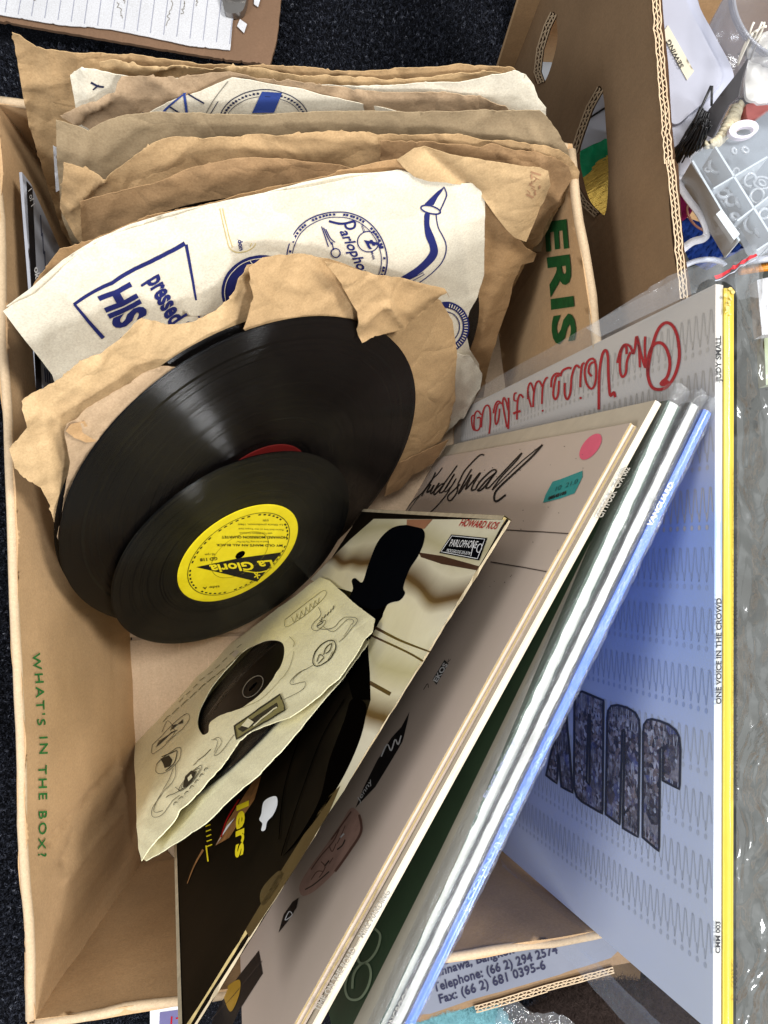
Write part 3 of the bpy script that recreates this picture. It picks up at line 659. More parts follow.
g.obj('torn_corner', KR[5], K)
disc('shellac_record', 'black record mostly hidden behind the big front record, only its upper left rim showing', (258.5, 488), .127, DN, .1255, .0018, shellac, None, .04, off=-.0065)
red_label = m_flat('red_label_paper', (92, 18, 16), .5, .3)
disc('shellac_record', 'big glossy black ten inch record with a dark red label leaning in its kraft sleeve', (258.5, 488), .127, DN, .1255, .0020, shellac, [red_label, white_ink], .036,
     lambda g, S: [g.stroke(S, [(262+k*4, 455+abs(k-5)*.1), (264.5+k*4, 455.2)], .7, 1, .0003, smooth=False) for k in range(9)])
def lab7(g, S):
    X = lambda *p: [(170+a/5.486, 490+b/5.486) for a, b in p]
    K_, W_ = 1, 2
    g.poly(S, X((143, 422), (382, 372), (612, 341), (478, 502), (225, 441)), K_, .0002)
    g.text(S, 'La Gloria', *X((556, 382), (212, 410), (566, 425)), 0, .0005, bold=.03, shear=-.15)
    g.stroke(S, X((530, 440), (480, 450), (430, 445), (400, 440)), 1, 0, .0005)
    for a in range(5):
        an = a*2*math.pi/5; g.stroke(S, X((475, 465), (475+18*math.cos(an), 465+20*math.sin(an))), 1.2, 0, .0005, smooth=False)
    g.text(S, "MY OLD MAN'S AN ALL BLACK", *X((616, 297), (252, 294), (617, 309)), K_, bold=.012)
    g.text(S, 'Based on the song “My Old Man”', *X((540, 278), (360, 278), (541, 287)), K_)
    g.text(S, 'HOWARD MORRISON QUARTET', *X((640, 252), (282, 250), (641, 265)), K_, bold=.015)
    g.text(S, 'with Toni Williams Orchestra', *X((560, 232), (380, 230), (561, 241)), K_)
    g.text(S, 'Recorded live at the Town Hall', *X((620, 214), (376, 206), (621, 222)), K_)
    g.text(S, 'A La Gloria production, 1960', *X((640, 186), (372, 182), (641, 195)), K_)
    g.text(S, '45 RPM', *X((540, 158), (508, 158), (541, 170)), K_)
    g.text(S, 'GD 118', *X((258, 366), (163, 374), (260, 382)), K_, bold=.02); g.text(S, '45 rpm', *X((245, 344), (190, 348), (247, 355)), K_)
    g.text(S, 'side A', *X((270, 522), (178, 530), (272, 535)), K_)
    ring = lambda f, wd, m_, cl=True: None
    cc = S; c0 = P(240, 554.5, .098); n_ = S.n; q = n_.to_track_quat('Z', 'Y').to_matrix()
    for rr, wd in ((.0378, .00022), (.0212, .00018), (.0362, .00055)):
        V = []; F = []; N = 110
        for k in range(N):
            a = 2*math.pi*k/N
            for r2 in (rr-wd, rr+wd): V.append(S.p+n_*.0002+(q @ Vector((r2*math.cos(a), r2*math.sin(a), 0))))
        for k in range(N):
            if wd > .0004 and k % 7 == 0: continue
            if wd > .0004 and k % 2: continue
            F.append((2*k, 2*k+1, (2*k+3) % (2*N), (2*k+2) % (2*N)))
        g.add(V, F, K_ if wd > .0002 else 3)
yl = NT('yellow_label_paper'); ylc = yl.ramp(yl.noise(60, 5, .6), [(.3, lin((222, 202, 24))), (.7, lin((240, 222, 40)))])
yl_m = yl.base(ylc, .4, .4, yl.bump(yl.noise(80, 4, .6), .1, .0005))
DN7 = Vector((1.12, -1.45, 1)).normalized()
disc('vinyl_record', 'small seven inch black record with a bright yellow printed label in front', (240, 554.5), .098, DN7, .0873, .0014, vinyl, [yl_m, ink_black, yel_ink, m_flat('ring_ink', (150, 136, 20), .5, .3)], .0447, lab7)
# ------------------------------------------------------------------ seven inch cream sleeve with its record
S7d = crumple(31, .002, .0006, [(150, 700, 235, 640, .0015, 5), (165, 790, 195, 830, .001, 5), (330, 600, 365, 640, .001, 5), (145, 850, 160, 760, .0015, 6), (180, 660, 200, 680, .0015, 5)])
S7 = plane3((375, 620, .222), (142, 862, .222), (320, 577, .052), S7d)
Q = thing('small_paper_sleeve', 'small yellowed paper sleeve with line drawings and a round centre hole, its mouth gaping', 'record sleeve', P(250, 720, .02))
hole = catmull([(270, 641), (281, 642), (284.5, 650), (281, 665), (272, 680), (258, 696), (243, 708), (222, 716), (211, 724), (209, 733), (203, 735), (198, 724), (201, 708), (211, 690), (225, 671), (243, 653), (257, 645)])
front = [(320, 577), (330, 581), (352, 601), (375, 619), (373, 632), (365, 643), (353, 661), (338, 678), (320, 695), (306, 707), (290, 718), (272, 724), (252, 733), (241, 742), (228, 760), (214, 777), (200, 792), (184, 810), (168, 830), (152, 848), (143, 862), (140, 850), (138, 820), (136, 780), (134, 765), (134.5, 735), (138, 726), (140, 716), (148, 706), (157, 697), (164, 694), (190, 676), (230, 646), (270, 615), (300, 592)]
g = G(); g.slab(S7, front, .0005, 4, 0, [hole], jag=.3, seed=6)
X = lambda *p: [(130+a/4.654, 640+b/4.654) for a, b in p]
Y = lambda *p: [(240+a/4.8, 560+b/4.8) for a, b in p]
def ln(pts, wd=.8, m_=1): g.stroke(S7, pts, wd*.58, m_, .0005)
ln(X((105, 490), (255, 350), (268, 392), (118, 530), (105, 490)), .7); ln(X((150, 430), (175, 380), (200, 400), (210, 440), (170, 480)), .6)
for k in range(5): ln(X((122+k*3, 500+k*5-k*12), (200+k*6, 430-k*2)), .9) ; ln(X((190+k*2, 425-k*6), (250, 372+k*4)), .9)
ln(X((240, 505), (215, 510), (160, 555), (128, 600), (140, 628), (185, 610), (230, 560), (242, 520), (238, 503)), .8)
g.poly(S7, X((150, 560), (185, 540), (200, 560), (190, 590), (165, 600), (160, 580)), 1, .0004); ln(X((155, 550), (215, 520), (222, 530), (205, 580), (170, 612)), 1.3)
ln(X((215, 580), (215, 640), (180, 700), (135, 760), (115, 800), (118, 832), (150, 825), (190, 780), (240, 730)), .7); ln(X((205, 600), (170, 700), (130, 770), (125, 810), (160, 800)), .7)
for r in (30, 44, 56): ln([(130+(288+r*1.0*math.cos(a)*.75-r*.6*math.sin(a))/4.654, 640+(650+r*.95*math.sin(a)-r*.5*math.cos(a))/4.654) for a in [k*.45 for k in range(15)]], .9)
g.poly(S7, X((262, 640), (290, 612), (312, 620), (300, 650), (270, 690), (252, 690)), 1, .0004); g.poly(S7, X((275, 648), (292, 630), (298, 645), (280, 665)), 0, .0007)
ln(X((300, 590), (340, 555), (375, 520), (380, 512)), 1.0); ln(X((180, 745), (220, 720), (262, 690), (240, 705), (218, 690)), .9)
for k in range(7): ln(X((215+k*23, 780-k*27), (224+k*23, 765-k*27), (234+k*23, 768-k*27)), 1.1)
ln(X((395, 465), (420, 460), (432, 480), (410, 520), (400, 545), (430, 530), (470, 480), (495, 450)), .7); ln(X((385, 470), (412, 475), (398, 530)), .7)
g.poly(S7, [(236.5, 728), (280.5, 695), (286, 711), (239, 741.5)], 2, .0004); g.stroke(S7, [(236.5, 728), (280.5, 695), (286, 711), (239, 741.5)], 1.5, 1, .0007, True, False)
g.poly(S7, [(240, 731), (258, 717), (277, 703), (280, 706), (262, 722), (245, 734)], 1, .0006); g.poly(S7, [(244, 728), (250, 720), (256, 724), (251, 730)], 0, .0009); g.stroke(S7, [(256, 728), (268, 716), (278, 708)], 1.4, 0, .0009)
ln(Y((220, 290), (390, 155), (402, 185), (235, 320), (220, 290)), .7, 2)
for k in range(6): ln(Y((250+k*22, 275-k*16), (262+k*22, 300-k*18), (275+k*21, 262-k*16)), .9, 2)
ln(Y((375, 225), (385, 260), (350, 300), (345, 330), (375, 340), (405, 310), (410, 290), (380, 300), (370, 320), (400, 335), (450, 325), (490, 290), (530, 278), (565, 285), (560, 320), (520, 360), (478, 398)), .8)
ln(Y((400, 320), (450, 345), (510, 300), (540, 290), (550, 310), (500, 370)), .7)
for k in range(5): ln(Y((388+k*15, 290-k*12), (394+k*15, 272-k*12)), 1.5)
ln(Y((380, 290), (395, 300), (370, 318)), 1.4)
cx_, cy_ = 324.5, 653.5
g.stroke(S7, ellipse(cx_, cy_, 15.5, 8, -50, 30), 1.0, 1, .0005, True); ln([(317, 662), (320, 655), (324, 658), (318, 664)], 1.3); ln([(324, 655), (326, 648), (332, 644), (330, 651), (326, 654)], 1.6); ln([(328, 661), (333, 652)], .8)
ln(Y((350, 505), (290, 540), (248, 580), (250, 600), (300, 590), (316, 590), (300, 625), (210, 672)), .7); ln(Y((310, 525), (262, 570), (258, 592)), .6)
ln(Y((258, 420), (262, 395), (240, 370)), .8, 2); ln(Y((215, 560), (245, 500), (262, 440)), .7, 2); ln(Y((215, 560), (120, 660), (20, 715)), .6, 2)
for k in range(9):
    a0, b0 = (150+k*7, 385-k*7); ln(X((155+k*42, 382-k*36), (178+k*42, 360-k*36), (190+k*42, 352-k*36)), 1.1, 2); ln(X((230+k*34, 290-k*31), (252+k*34, 272-k*31)), .9, 2)
g.poly(S7, X((478, 72), (500, 50), (514, 62), (492, 88)), 3, .0006)
g.obj('front_sheet', [yellowed, m_flat('pencil_black_ink', (54, 50, 38), .6, .2), m_flat('faded_print_ink', (138, 130, 84), .6, .2), cream], Q)
S7b = plane3((375, 622, .214), (142, 864, .214), (322, 580, .046), crumple(32, .002, .0006))
g = G(); g.slab(plane3((377, 622, .211), (144, 866, .211), (324, 582, .040), crumple(32, .0015, .0005)), [(320, 582), (350, 602), (374, 622), (375, 632), (366, 646), (340, 682), (318, 706), (300, 730), (282, 752), (262, 774), (240, 792), (222, 808), (205, 824), (185, 838), (165, 850), (146, 861), (142, 858), (140, 780), (150, 710), (240, 645)], .0005, 5, 0, jag=.4, seed=4)
g.obj('back_sheet', yellowed, Q)
# record inside it
cN = S7b.n; cpos = plane3((375, 621, .2165), (142, 863, .2165), (320, 579, .049))
e7 = (P(142, 863, .2165)-P(375, 621, .2165)).normalized(); d7 = cN.cross(e7); d7 = d7 if d7.z < 0 else -d7
c7 = (P(142, 863, .2165)+P(375, 621, .2165))/2+d7*.0905
cp7 = proj(c7)
disc('vinyl_record', 'black record inside the small yellowed sleeve, seen through its centre hole', cp7, c7.z, cN, .0873, .0013, vinyl, [m_flat('dark_brown_label', (14, 11, 10), .4, .1), grey_ink], .044,
     lambda g, S: [g.stroke(S, ellipse(cp7[0], cp7[1], r, r*.55, -48, 36), .7, 1, .0004, True) for r in (13,)])
# ------------------------------------------------------------------ LP albums
def lp_frame(T, zt, q, vp):
    t_ = P(T[0], T[1], zt); d = ray(*vp); m = ray(*T).cross(ray(*q)); e = d.cross(m).normalized()
    if (P(q[0], q[1], zt)-t_).dot(e) < 0: e = -e
    n_ = e.cross(d).normalized()
    if n_.dot(CAM-t_) < 0: n_ = -n_
    return t_, e, d, n_
class LP:
    def __init__(s, label, T, zt, q, vp, size=.315, thick=.0035, Se=None, name='record_album', group=None, warp=0.0):
        s.t, s.e, s.d, s.n = lp_frame(T, zt, q, vp); s.S = size; s.Se = Se or size; s.th = thick; s.warp = warp
        s.root = thing(name, label, 'record album', s.at(s.Se/2, s.S, 0), group)
    def at(s, u, v, w): return s.t+s.e*u+s.d*v-s.n*w
    def front(s, disp=None): return Surf(s.t, s.n, disp)
    def top(s, off=0.0): return Surf(s.t-s.d*(off), -s.d)
    def box(s, name, mats, w0, w1, v0=0.0, mat=0, extra=None, n=24):
        g = G(); V = []; F = []
        # slightly bowed, softly worn board: front, back, sides as a grid
        for side in (w0, w1):
            for j in range(n+1):
                for i in range(n+1):
                    u = s.Se*i/n; v = v0+(s.S-v0)*j/n
                    V.append(s.at(u, v, side))
        m = (n+1)**2
        def quad(a, b, c_, d_): F.append((a, b, c_, d_))
        for j in range(n):
            for i in range(n):
                a = j*(n+1)+i; quad(a, a+1, a+n+2, a+n+1); quad(m+a, m+a+n+1, m+a+n+2, m+a+1)
        for i in range(n):
            quad(i, m+i, m+i+1, i+1); a = n*(n+1)+i; quad(a, a+1, m+a+1, m+a)
            a = i*(n+1); quad(a, a+n+1, m+a+n+1, m+a); a = i*(n+1)+n; quad(a, m+a, m+a+n+1, a+n+1)
        g.add(V, F, mat)
        if extra: extra(g)
        return g.obj(name, mats, s.root, s.frame())
    def frame(s):
        M = Matrix((s.e, s.d, s.e.cross(s.d))).transposed().to_4x4(); M.translation = s.t; return M
    def spine(s, mats, w0=0.0, w1=None, bulge=.0007, extra=None, name='spine', n=60, rough=.00012):
        w1 = s.th if w1 is None else w1; g = G(); V = []; F = []; K_ = 7
        for i in range(n+1):
            for k in range(K_+1):
                a = k/K_; h = bulge*math.sin(math.pi*a)
                jit = rough*nz((i*.9, k*.7), 40)*2
                V.append(s.at(s.Se*i/n, .0004-h-jit, w0+(w1-w0)*a))
        for i in range(n):
            for k in range(K_): a = i*(K_+1)+k; F.append((a, a+1, a+K_+2, a+K_+1))
        b = len(V)
        for i in (0, n):
            V.append(s.at(s.Se*i/n, .002, w0)); V.append(s.at(s.Se*i/n, .002, w1))
        g.add(V, F, 0, True)
        g.add([s.at(0, .003, w0)]+[s.at(0, .0004-bulge*math.sin(math.pi*k/K_), w0+(w1-w0)*k/K_) for k in range(K_+1)]+[s.at(0, .003, w1)], [tuple(range(K_+3))], 0)
        if extra: extra(g)
        return g.obj(name, mats, s.root, s.frame())
    def sleeve_film(s, mat, over=.006, w0=-.0006, w1=None, seed=0, amp=.0007, front=True):
        """clear outer bag: a crinkled skin over front, spine and back, open a little beyond the far corner"""
        w1 = (s.th+.0006) if w1 is None else w1; g = G(); n = 150; prof = []
        for v in ((.12, .08, .05, .03, .015, .006) if front else (.008, .004)): prof.append((v, w0))
        for k in range(7): a = math.pi*k/6; prof.append((-.0012-.001*math.sin(a), w0+(w1-w0)*k/6))
        for v in (.004, .012): prof.append((v, w1))
        V = []; F = []; m = len(prof)
        for i in range(n+1):
            u = -over+(s.Se+over*2)*i/n
            for k, (v, w_) in enumerate(prof):
                h = amp*(nz((u*260, k*.8), seed)+.8*abs(nz((u*700, k*1.5), seed+1))); endf = amp*3*max(0, 1-(u+over)/.012)*nz((u*900, k*2.1), seed+3)
                V.append(s.at(u+endf, v-abs(h) if k > (5 if front else 1) else v, w_+h*(.6 if k > 5 else .25)-(.0002)+endf))
        for i in range(n):
            for k in range(m-1): a = i*m+k; F.append((a, a+1, a+m+1, a+m))
        g.add(V, F, 0, True)
        return g.obj('plastic_sleeve', mat, s.root, s.frame())
crinkle = m_clear('crinkled_clear_sleeve', .5, bodyf=.05, body=(.9, .92, .92), rough=.16, bump=1.0, scale=60)
VPJ = (222, 495)
# --- One Voice album (right)
ov = LP('tall white and blue record album with red handwriting and big black picture letters', (715.5, 284), .30, (713, 1000), (164, 557), thick=.0040)
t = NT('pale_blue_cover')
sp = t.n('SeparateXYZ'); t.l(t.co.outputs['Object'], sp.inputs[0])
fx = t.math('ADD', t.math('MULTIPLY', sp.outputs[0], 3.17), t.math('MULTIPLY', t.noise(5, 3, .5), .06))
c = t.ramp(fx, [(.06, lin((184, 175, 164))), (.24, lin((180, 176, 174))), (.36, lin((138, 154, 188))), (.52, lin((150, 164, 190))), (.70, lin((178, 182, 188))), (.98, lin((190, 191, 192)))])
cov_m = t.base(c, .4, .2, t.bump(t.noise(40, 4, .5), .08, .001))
faint = m_flat('faint_figure_ink', (173, 165, 154), .45, .15)
faint_mid = m_flat('faint_blue_grey_figure_ink', (143, 154, 176), .45, .15)
faint2 = m_flat('faint_cream_figure_ink', (168, 170, 171), .45, .15)
def crowd_mat():
    t = NT('crowd_picture'); v = t.n('TexVoronoi'); v.inputs['Scale'].default_value = 520; t.l(t.co.outputs['Object'], v.inputs['Vector'])
    sepc = t.n('SeparateColor'); t.l(v.outputs['Color'], sepc.inputs[0])
    c = t.ramp(sepc.outputs[0], [(.0, lin((12, 10, 12))), (.3, lin((60, 46, 42))), (.5, lin((128, 112, 104))), (.66, lin((176, 172, 170))), (.8, lin((84, 76, 84))), (.92, lin((112, 96, 84)))])
    v2 = t.n('TexVoronoi'); v2.inputs['Scale'].default_value = 150; t.l(t.co.outputs['Object'], v2.inputs['Vector']); s2 = t.n('SeparateColor'); t.l(v2.outputs['Color'], s2.inputs[0])
    c2 = t.ramp(s2.outputs[0], [(.0, lin((20, 18, 22))), (.4, lin((70, 58, 54))), (.6, lin((84, 92, 134))), (.75, lin((40, 36, 40))), (.95, lin((130, 124, 122)))])
    c = t.mix(t.ramp(t.noise(60, 2, .5), [(.45, (0, 0, 0, 1)), (.6, (.8, .8, .8, 1))]), c, c2)
    c = t.mix(.5, c, t.ramp(t.noise(420, 2, .6), [(.35, (.3, .3, .3, 1)), (.6, (1, 1, 1, 1))]), 'MULTIPLY')
    return t.base(c, .4, .4)
def ovp(g):
    S = ov.front()
    def fr(u, v): return proj(ov.at(u, v, 0))       # local (along, down) to picture for surf lookups
    SL = lambda u, v, off=0: ov.at(u, v, 0)+ov.n*off
    rows = 11
    for r in range(rows):
        u0 = .010+r*.0262
        mt = 1 if r < 4 else (6 if r < 7 else 3)
        v = .001
        while v < .30:
            a = .0041
            # a row of little linked people: a zigzag of legs with heads
            pts = [(u0+.0115, v), (u0+.001, v+a*.28), (u0+.0005, v+a*.5), (u0+.0115, v+a*.75), (u0+.0155, v+a*.9), (u0+.0115, v+a*1.05)]
            for k in range(len(pts)-1):
                (x1, y1), (x2, y2) = pts[k], pts[k+1]; d_ = Vector((x2-x1, y2-y1)).normalized()*.0003; q = (-d_.y, d_.x)
                g.add([SL(x1-q[0], y1-q[1], .0002), SL(x2-q[0], y2-q[1], .0002), SL(x2+q[0], y2+q[1], .0002), SL(x1+q[0], y1+q[1], .0002)], [(0, 1, 2, 3)], mt)
            cc = [SL(u0+.0180+.0013*math.cos(k*1.05), v+a*.9+.0010*math.sin(k*1.05), .0002) for k in range(6)]
            g.add(cc, [tuple(range(6))], mt)
            v += a*1.22
    Z = lambda p: [(540+a/4.8, 670+b/4.8) for a, b in p]
    J = Z([(495, 802), (498, 300), (502, 262), (518, 240), (540, 236), (575, 244), (620, 262), (655, 290), (672, 325), (677, 380), (673, 572), (592, 530), (594, 380), (588, 372), (580, 378), (574, 870)])
    U = Z([(318, 692), (326, 230), (330, 195), (345, 172), (375, 168), (420, 180), (460, 205), (478, 240), (482, 290), (474, 802), (400, 758), (410, 300), (405, 285), (398, 290), (386, 742)])
    D = Z([(166, 560), (168, 180), (172, 130), (182, 108), (205, 103), (308, 146), (303, 690), (205, 632), (180, 608)])
    Dh = Z([(226, 535), (236, 212), (244, 214), (240, 552)])
    Y_ = Z([(32, 505), (60, 380), (95, 270), (128, 190), (134, 280), (146, 400), (160, 590), (105, 560), (92, 400), (84, 545)])
    for sh in (J, U, Y_): g.poly(S, sh, 4, .0002, 6); g.stroke(S, sh, 2.3, 2, .0004, True, False)
    g.poly(S, D, 4, .0002, 6, [Dh]); g.stroke(S, D, 2.3, 2, .0004, True, False); g.stroke(S, Dh, 2.3, 2, .0004, True, False)
    A = lambda *p: [(530+a/4.518, 310+b/4.518) for a, b in p]
    C = lambda *p: [(440+a/6.4, 340+b/6.4) for a, b in p]
    def rd(p, w_=2.4): g.stroke(S, p, w_*1.12, 5, .0005)
    rd(A((600, 325), (625, 300), (636, 240), (622, 180), (596, 150), (562, 158), (540, 210), (536, 290), (552, 345), (585, 360), (625, 345), (660, 290), (678, 215), (672, 130), (650, 75), (618, 58), (585, 85), (560, 150), (540, 240), (536, 300)), 2.8)
    g.poly(S, ellipse(530+610/4.518, 310+330/4.518, 5, 3.2, -15, 16), 5, .0004)
    rd(A((524, 120), (522, 180), (526, 262), (505, 200), (486, 120), (478, 170), (470, 200)), 2.2); rd(A((500, 260), (496, 180), (488, 122)), 2.0)
    rd(A((470, 200), (455, 165), (430, 158), (410, 190), (398, 240)), 2.2); rd(A((440, 200), (438, 170), (425, 165), (412, 200), (410, 270), (420, 302), (436, 285), (442, 230), (458, 190)), 2.2)
    rd(A((388, 395), (382, 372), (365, 385), (358, 300), (355, 210), (344, 182), (328, 210), (316, 300), (314, 450)), 2.4)
    rd(A((300, 235), (285, 220), (262, 235), (250, 280), (258, 330), (278, 356), (295, 340), (302, 290), (298, 240), (275, 245), (268, 280), (282, 300)), 2.0)
    rd(A((250, 240), (238, 250), (232, 300), (230, 350)), 2); g.poly(S, ellipse(530+231/4.518, 310+398/4.518, 1.3, 1.3, 0, 10), 5, .0004)
    rd(A((228, 262), (210, 252), (192, 300), (186, 370), (172, 404), (160, 380), (160, 330)), 2); rd(A((190, 265), (175, 262), (150, 275), (140, 300)), 2)
    rd(A((145, 290), (120, 288), (102, 310), (98, 350)), 1.9); rd(A((135, 300), (122, 300), (112, 340), (108, 385), (118, 404), (130, 380), (134, 320)), 1.9)
    rd(C((695, 240), (680, 250), (662, 300), (656, 410)), 1.7); g.poly(S, ellipse(440+660/6.4, 340+453/6.4, 1.1, 1.1, 0, 10), 5, .0004)
    rd(C((658, 300), (640, 265), (618, 280), (604, 350), (600, 430)), 1.7); rd(C((604, 330), (588, 280), (574, 285), (566, 340), (588, 430)), 1.6); rd(C((565, 380), (568, 330)), 1.5)
    rd(C((538, 370), (515, 350), (500, 400), (496, 510)), 1.7); rd(C((472, 472), (495, 462), (520, 455)), 2.2); rd(C((495, 340), (480, 345), (478, 385), (500, 390)), 1.4)
    rd(C((442, 370), (444, 480), (440, 570)), 1.7); rd(C((440, 450), (425, 390), (412, 370), (405, 400), (412, 450), (432, 560)), 1.5)
    rd(C((400, 410), (375, 392), (355, 420), (345, 470)), 1.5); rd(C((385, 405), (370, 420), (356, 490), (362, 540), (378, 510), (385, 440)), 1.5)
    rd(C((318, 600), (326, 520), (322, 440), (305, 418), (285, 440), (272, 500), (268, 560)), 1.5)
    rd(C((268, 480), (245, 455), (225, 480), (222, 560), (240, 580), (258, 560), (262, 500), (240, 500)), 1.4); rd(C((218, 480), (205, 500), (212, 560), (225, 580)), 1.3)
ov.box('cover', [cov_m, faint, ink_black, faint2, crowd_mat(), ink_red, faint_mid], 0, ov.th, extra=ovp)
def ovs(g):
    S = ov.top(.0013)
    g.text(S, 'JUDY SMALL', (720.6, 382), (720.4, 336), (715.2, 382), 1, bold=.03); g.text(S, 'ONE VOICE IN THE CROWD', (720.6, 704), (720.8, 598), (715.6, 704), 1, bold=.03); g.text(S, 'CMM 003', (719.5, 953), (719.8, 921), (715.0, 953), 1, bold=.03)
ov.spine([white_board, ink_black], bulge=.0006, extra=ovs)
ye = LP('record album with a plain bright yellow spine behind the tall white one', (724.2, 288), .30, (723, 1000), (164, 557), thick=.0050)
yel_board = m_flat('yellow_board', (186, 162, 50), .4, .4, var=.08, coat=.3)
ye.box('cover', yel_board, 0, ye.th)
def yes(g):
    S = ye.top(.0012)
    g.text(S, 'BUSH WILLINGTON  ONE MILLION IN HAND AT SYDNEY AND NEWCASTLE', (737.2, 800), (736.6, 470), (734.2, 800), 1)
    g.text(S, 'L 7002', (737, 1000), (736.8, 962), (733, 1000), 1)
    random.seed(5)
    for k in range(9): g.poly(S, ellipse(727+random.uniform(-2, 6), 289+k*3.2, random.uniform(1, 2.6), random.uniform(.7, 2), 20*k, 9), 2, .0003)
ye.spine([yel_board, ink_black, m_flat('worn_board_edge', (196, 172, 110), .8, .1)], bulge=.0012, extra=yes)
# clear outer bag of those two albums
bg = thing('plastic_bag', 'clear resealable plastic bag with a red seal line enclosing the white and yellow albums', 'plastic bag', ov.at(.16, .31, 0))
fo = Surf(ov.t+ov.n*.0016, ov.n, lambda x, y: .0012*nz((x/40, y/40), 50)+.0006*nz((x/11, y/11), 51))
g = G(); g.slab(fo, [(452, 404), (500, 376), (520, 364), (560, 342), (590, 324), (640, 298), (690, 270), (722, 256), (722, 285), (690, 299), (560, 362), (460, 412)], 0, 6, 0)
g.slab(fo, [(722, 285), (722, 1090), (640, 1012), (560, 930), (500, 858), (470, 830), (460, 640), (460, 412), (560, 362), (690, 299)], 0, 16, 1)
g.slab(fo, [(500, 858), (560, 926), (625, 990), (700, 1060), (712, 1110), (640, 1040), (590, 985), (545, 935), (508, 880)], 0, 6, 0)
very_clear = m_clear('thin_clear_film', .06, bodyf=.03, rough=.1, bump=.25)
g.obj('front_film', [clear, very_clear], bg)
bo = Surf(ye.at(0, 0, ye.th+.003), ov.n, None)
bagd = lambda x, y: max(0, min(1, (x-739)/16) if y > 290 else 1)*bagd0(x, y)
bagd0 = lambda x, y: .004*nz((x/24, y/50), 55)+.0030*(.5-abs(nz((x/10+.5*nz((x/20, y/20), 3), y/30), 56))**.6)+.0005*(.5-abs(nz((x/4, y/9), 57))**.7)
# back film hangs past the yellow spine; it faces up to the camera on a gentle slope
bf = plane3((738, 300, .298), (738, 1024, .296), (768, 600, .272), bagd)
g = G(); g.slab(bf, [(740, 262), (757, 246), (761, 280), (764, 330), (768, 420), (790, 520), (800, 1060), (736, 1060), (737, 300), (733, 262)], 0, 4, 0)
g.slab(plane3((690, 270, .288), (757, 246, .302), (722, 300, .302), bagd), [(586, 328), (640, 294), (690, 268), (722, 257), (756, 243), (759, 256), (760, 300), (738, 300), (735, 290), (724, 282), (714, 283), (700, 290), (640, 318), (600, 337)], 0, 4, 1)
g.obj('back_film', [haze_film, clear], bg)
g = G(); S = plane3((690, 270, .289), (757, 246, .3035), (722, 300, .303), bagd)
g.stroke(S, [(716, 281), (727, 274), (740, 266), (757, 255)], 3.0, 0, .0006)
g.stroke(S, [(716, 284), (730, 276), (757, 260)], .8, 1, .0006)
g.obj('seal_strip', [m_flat('red_seal', (204, 58, 66), .4, .4), white_plastic], bg)
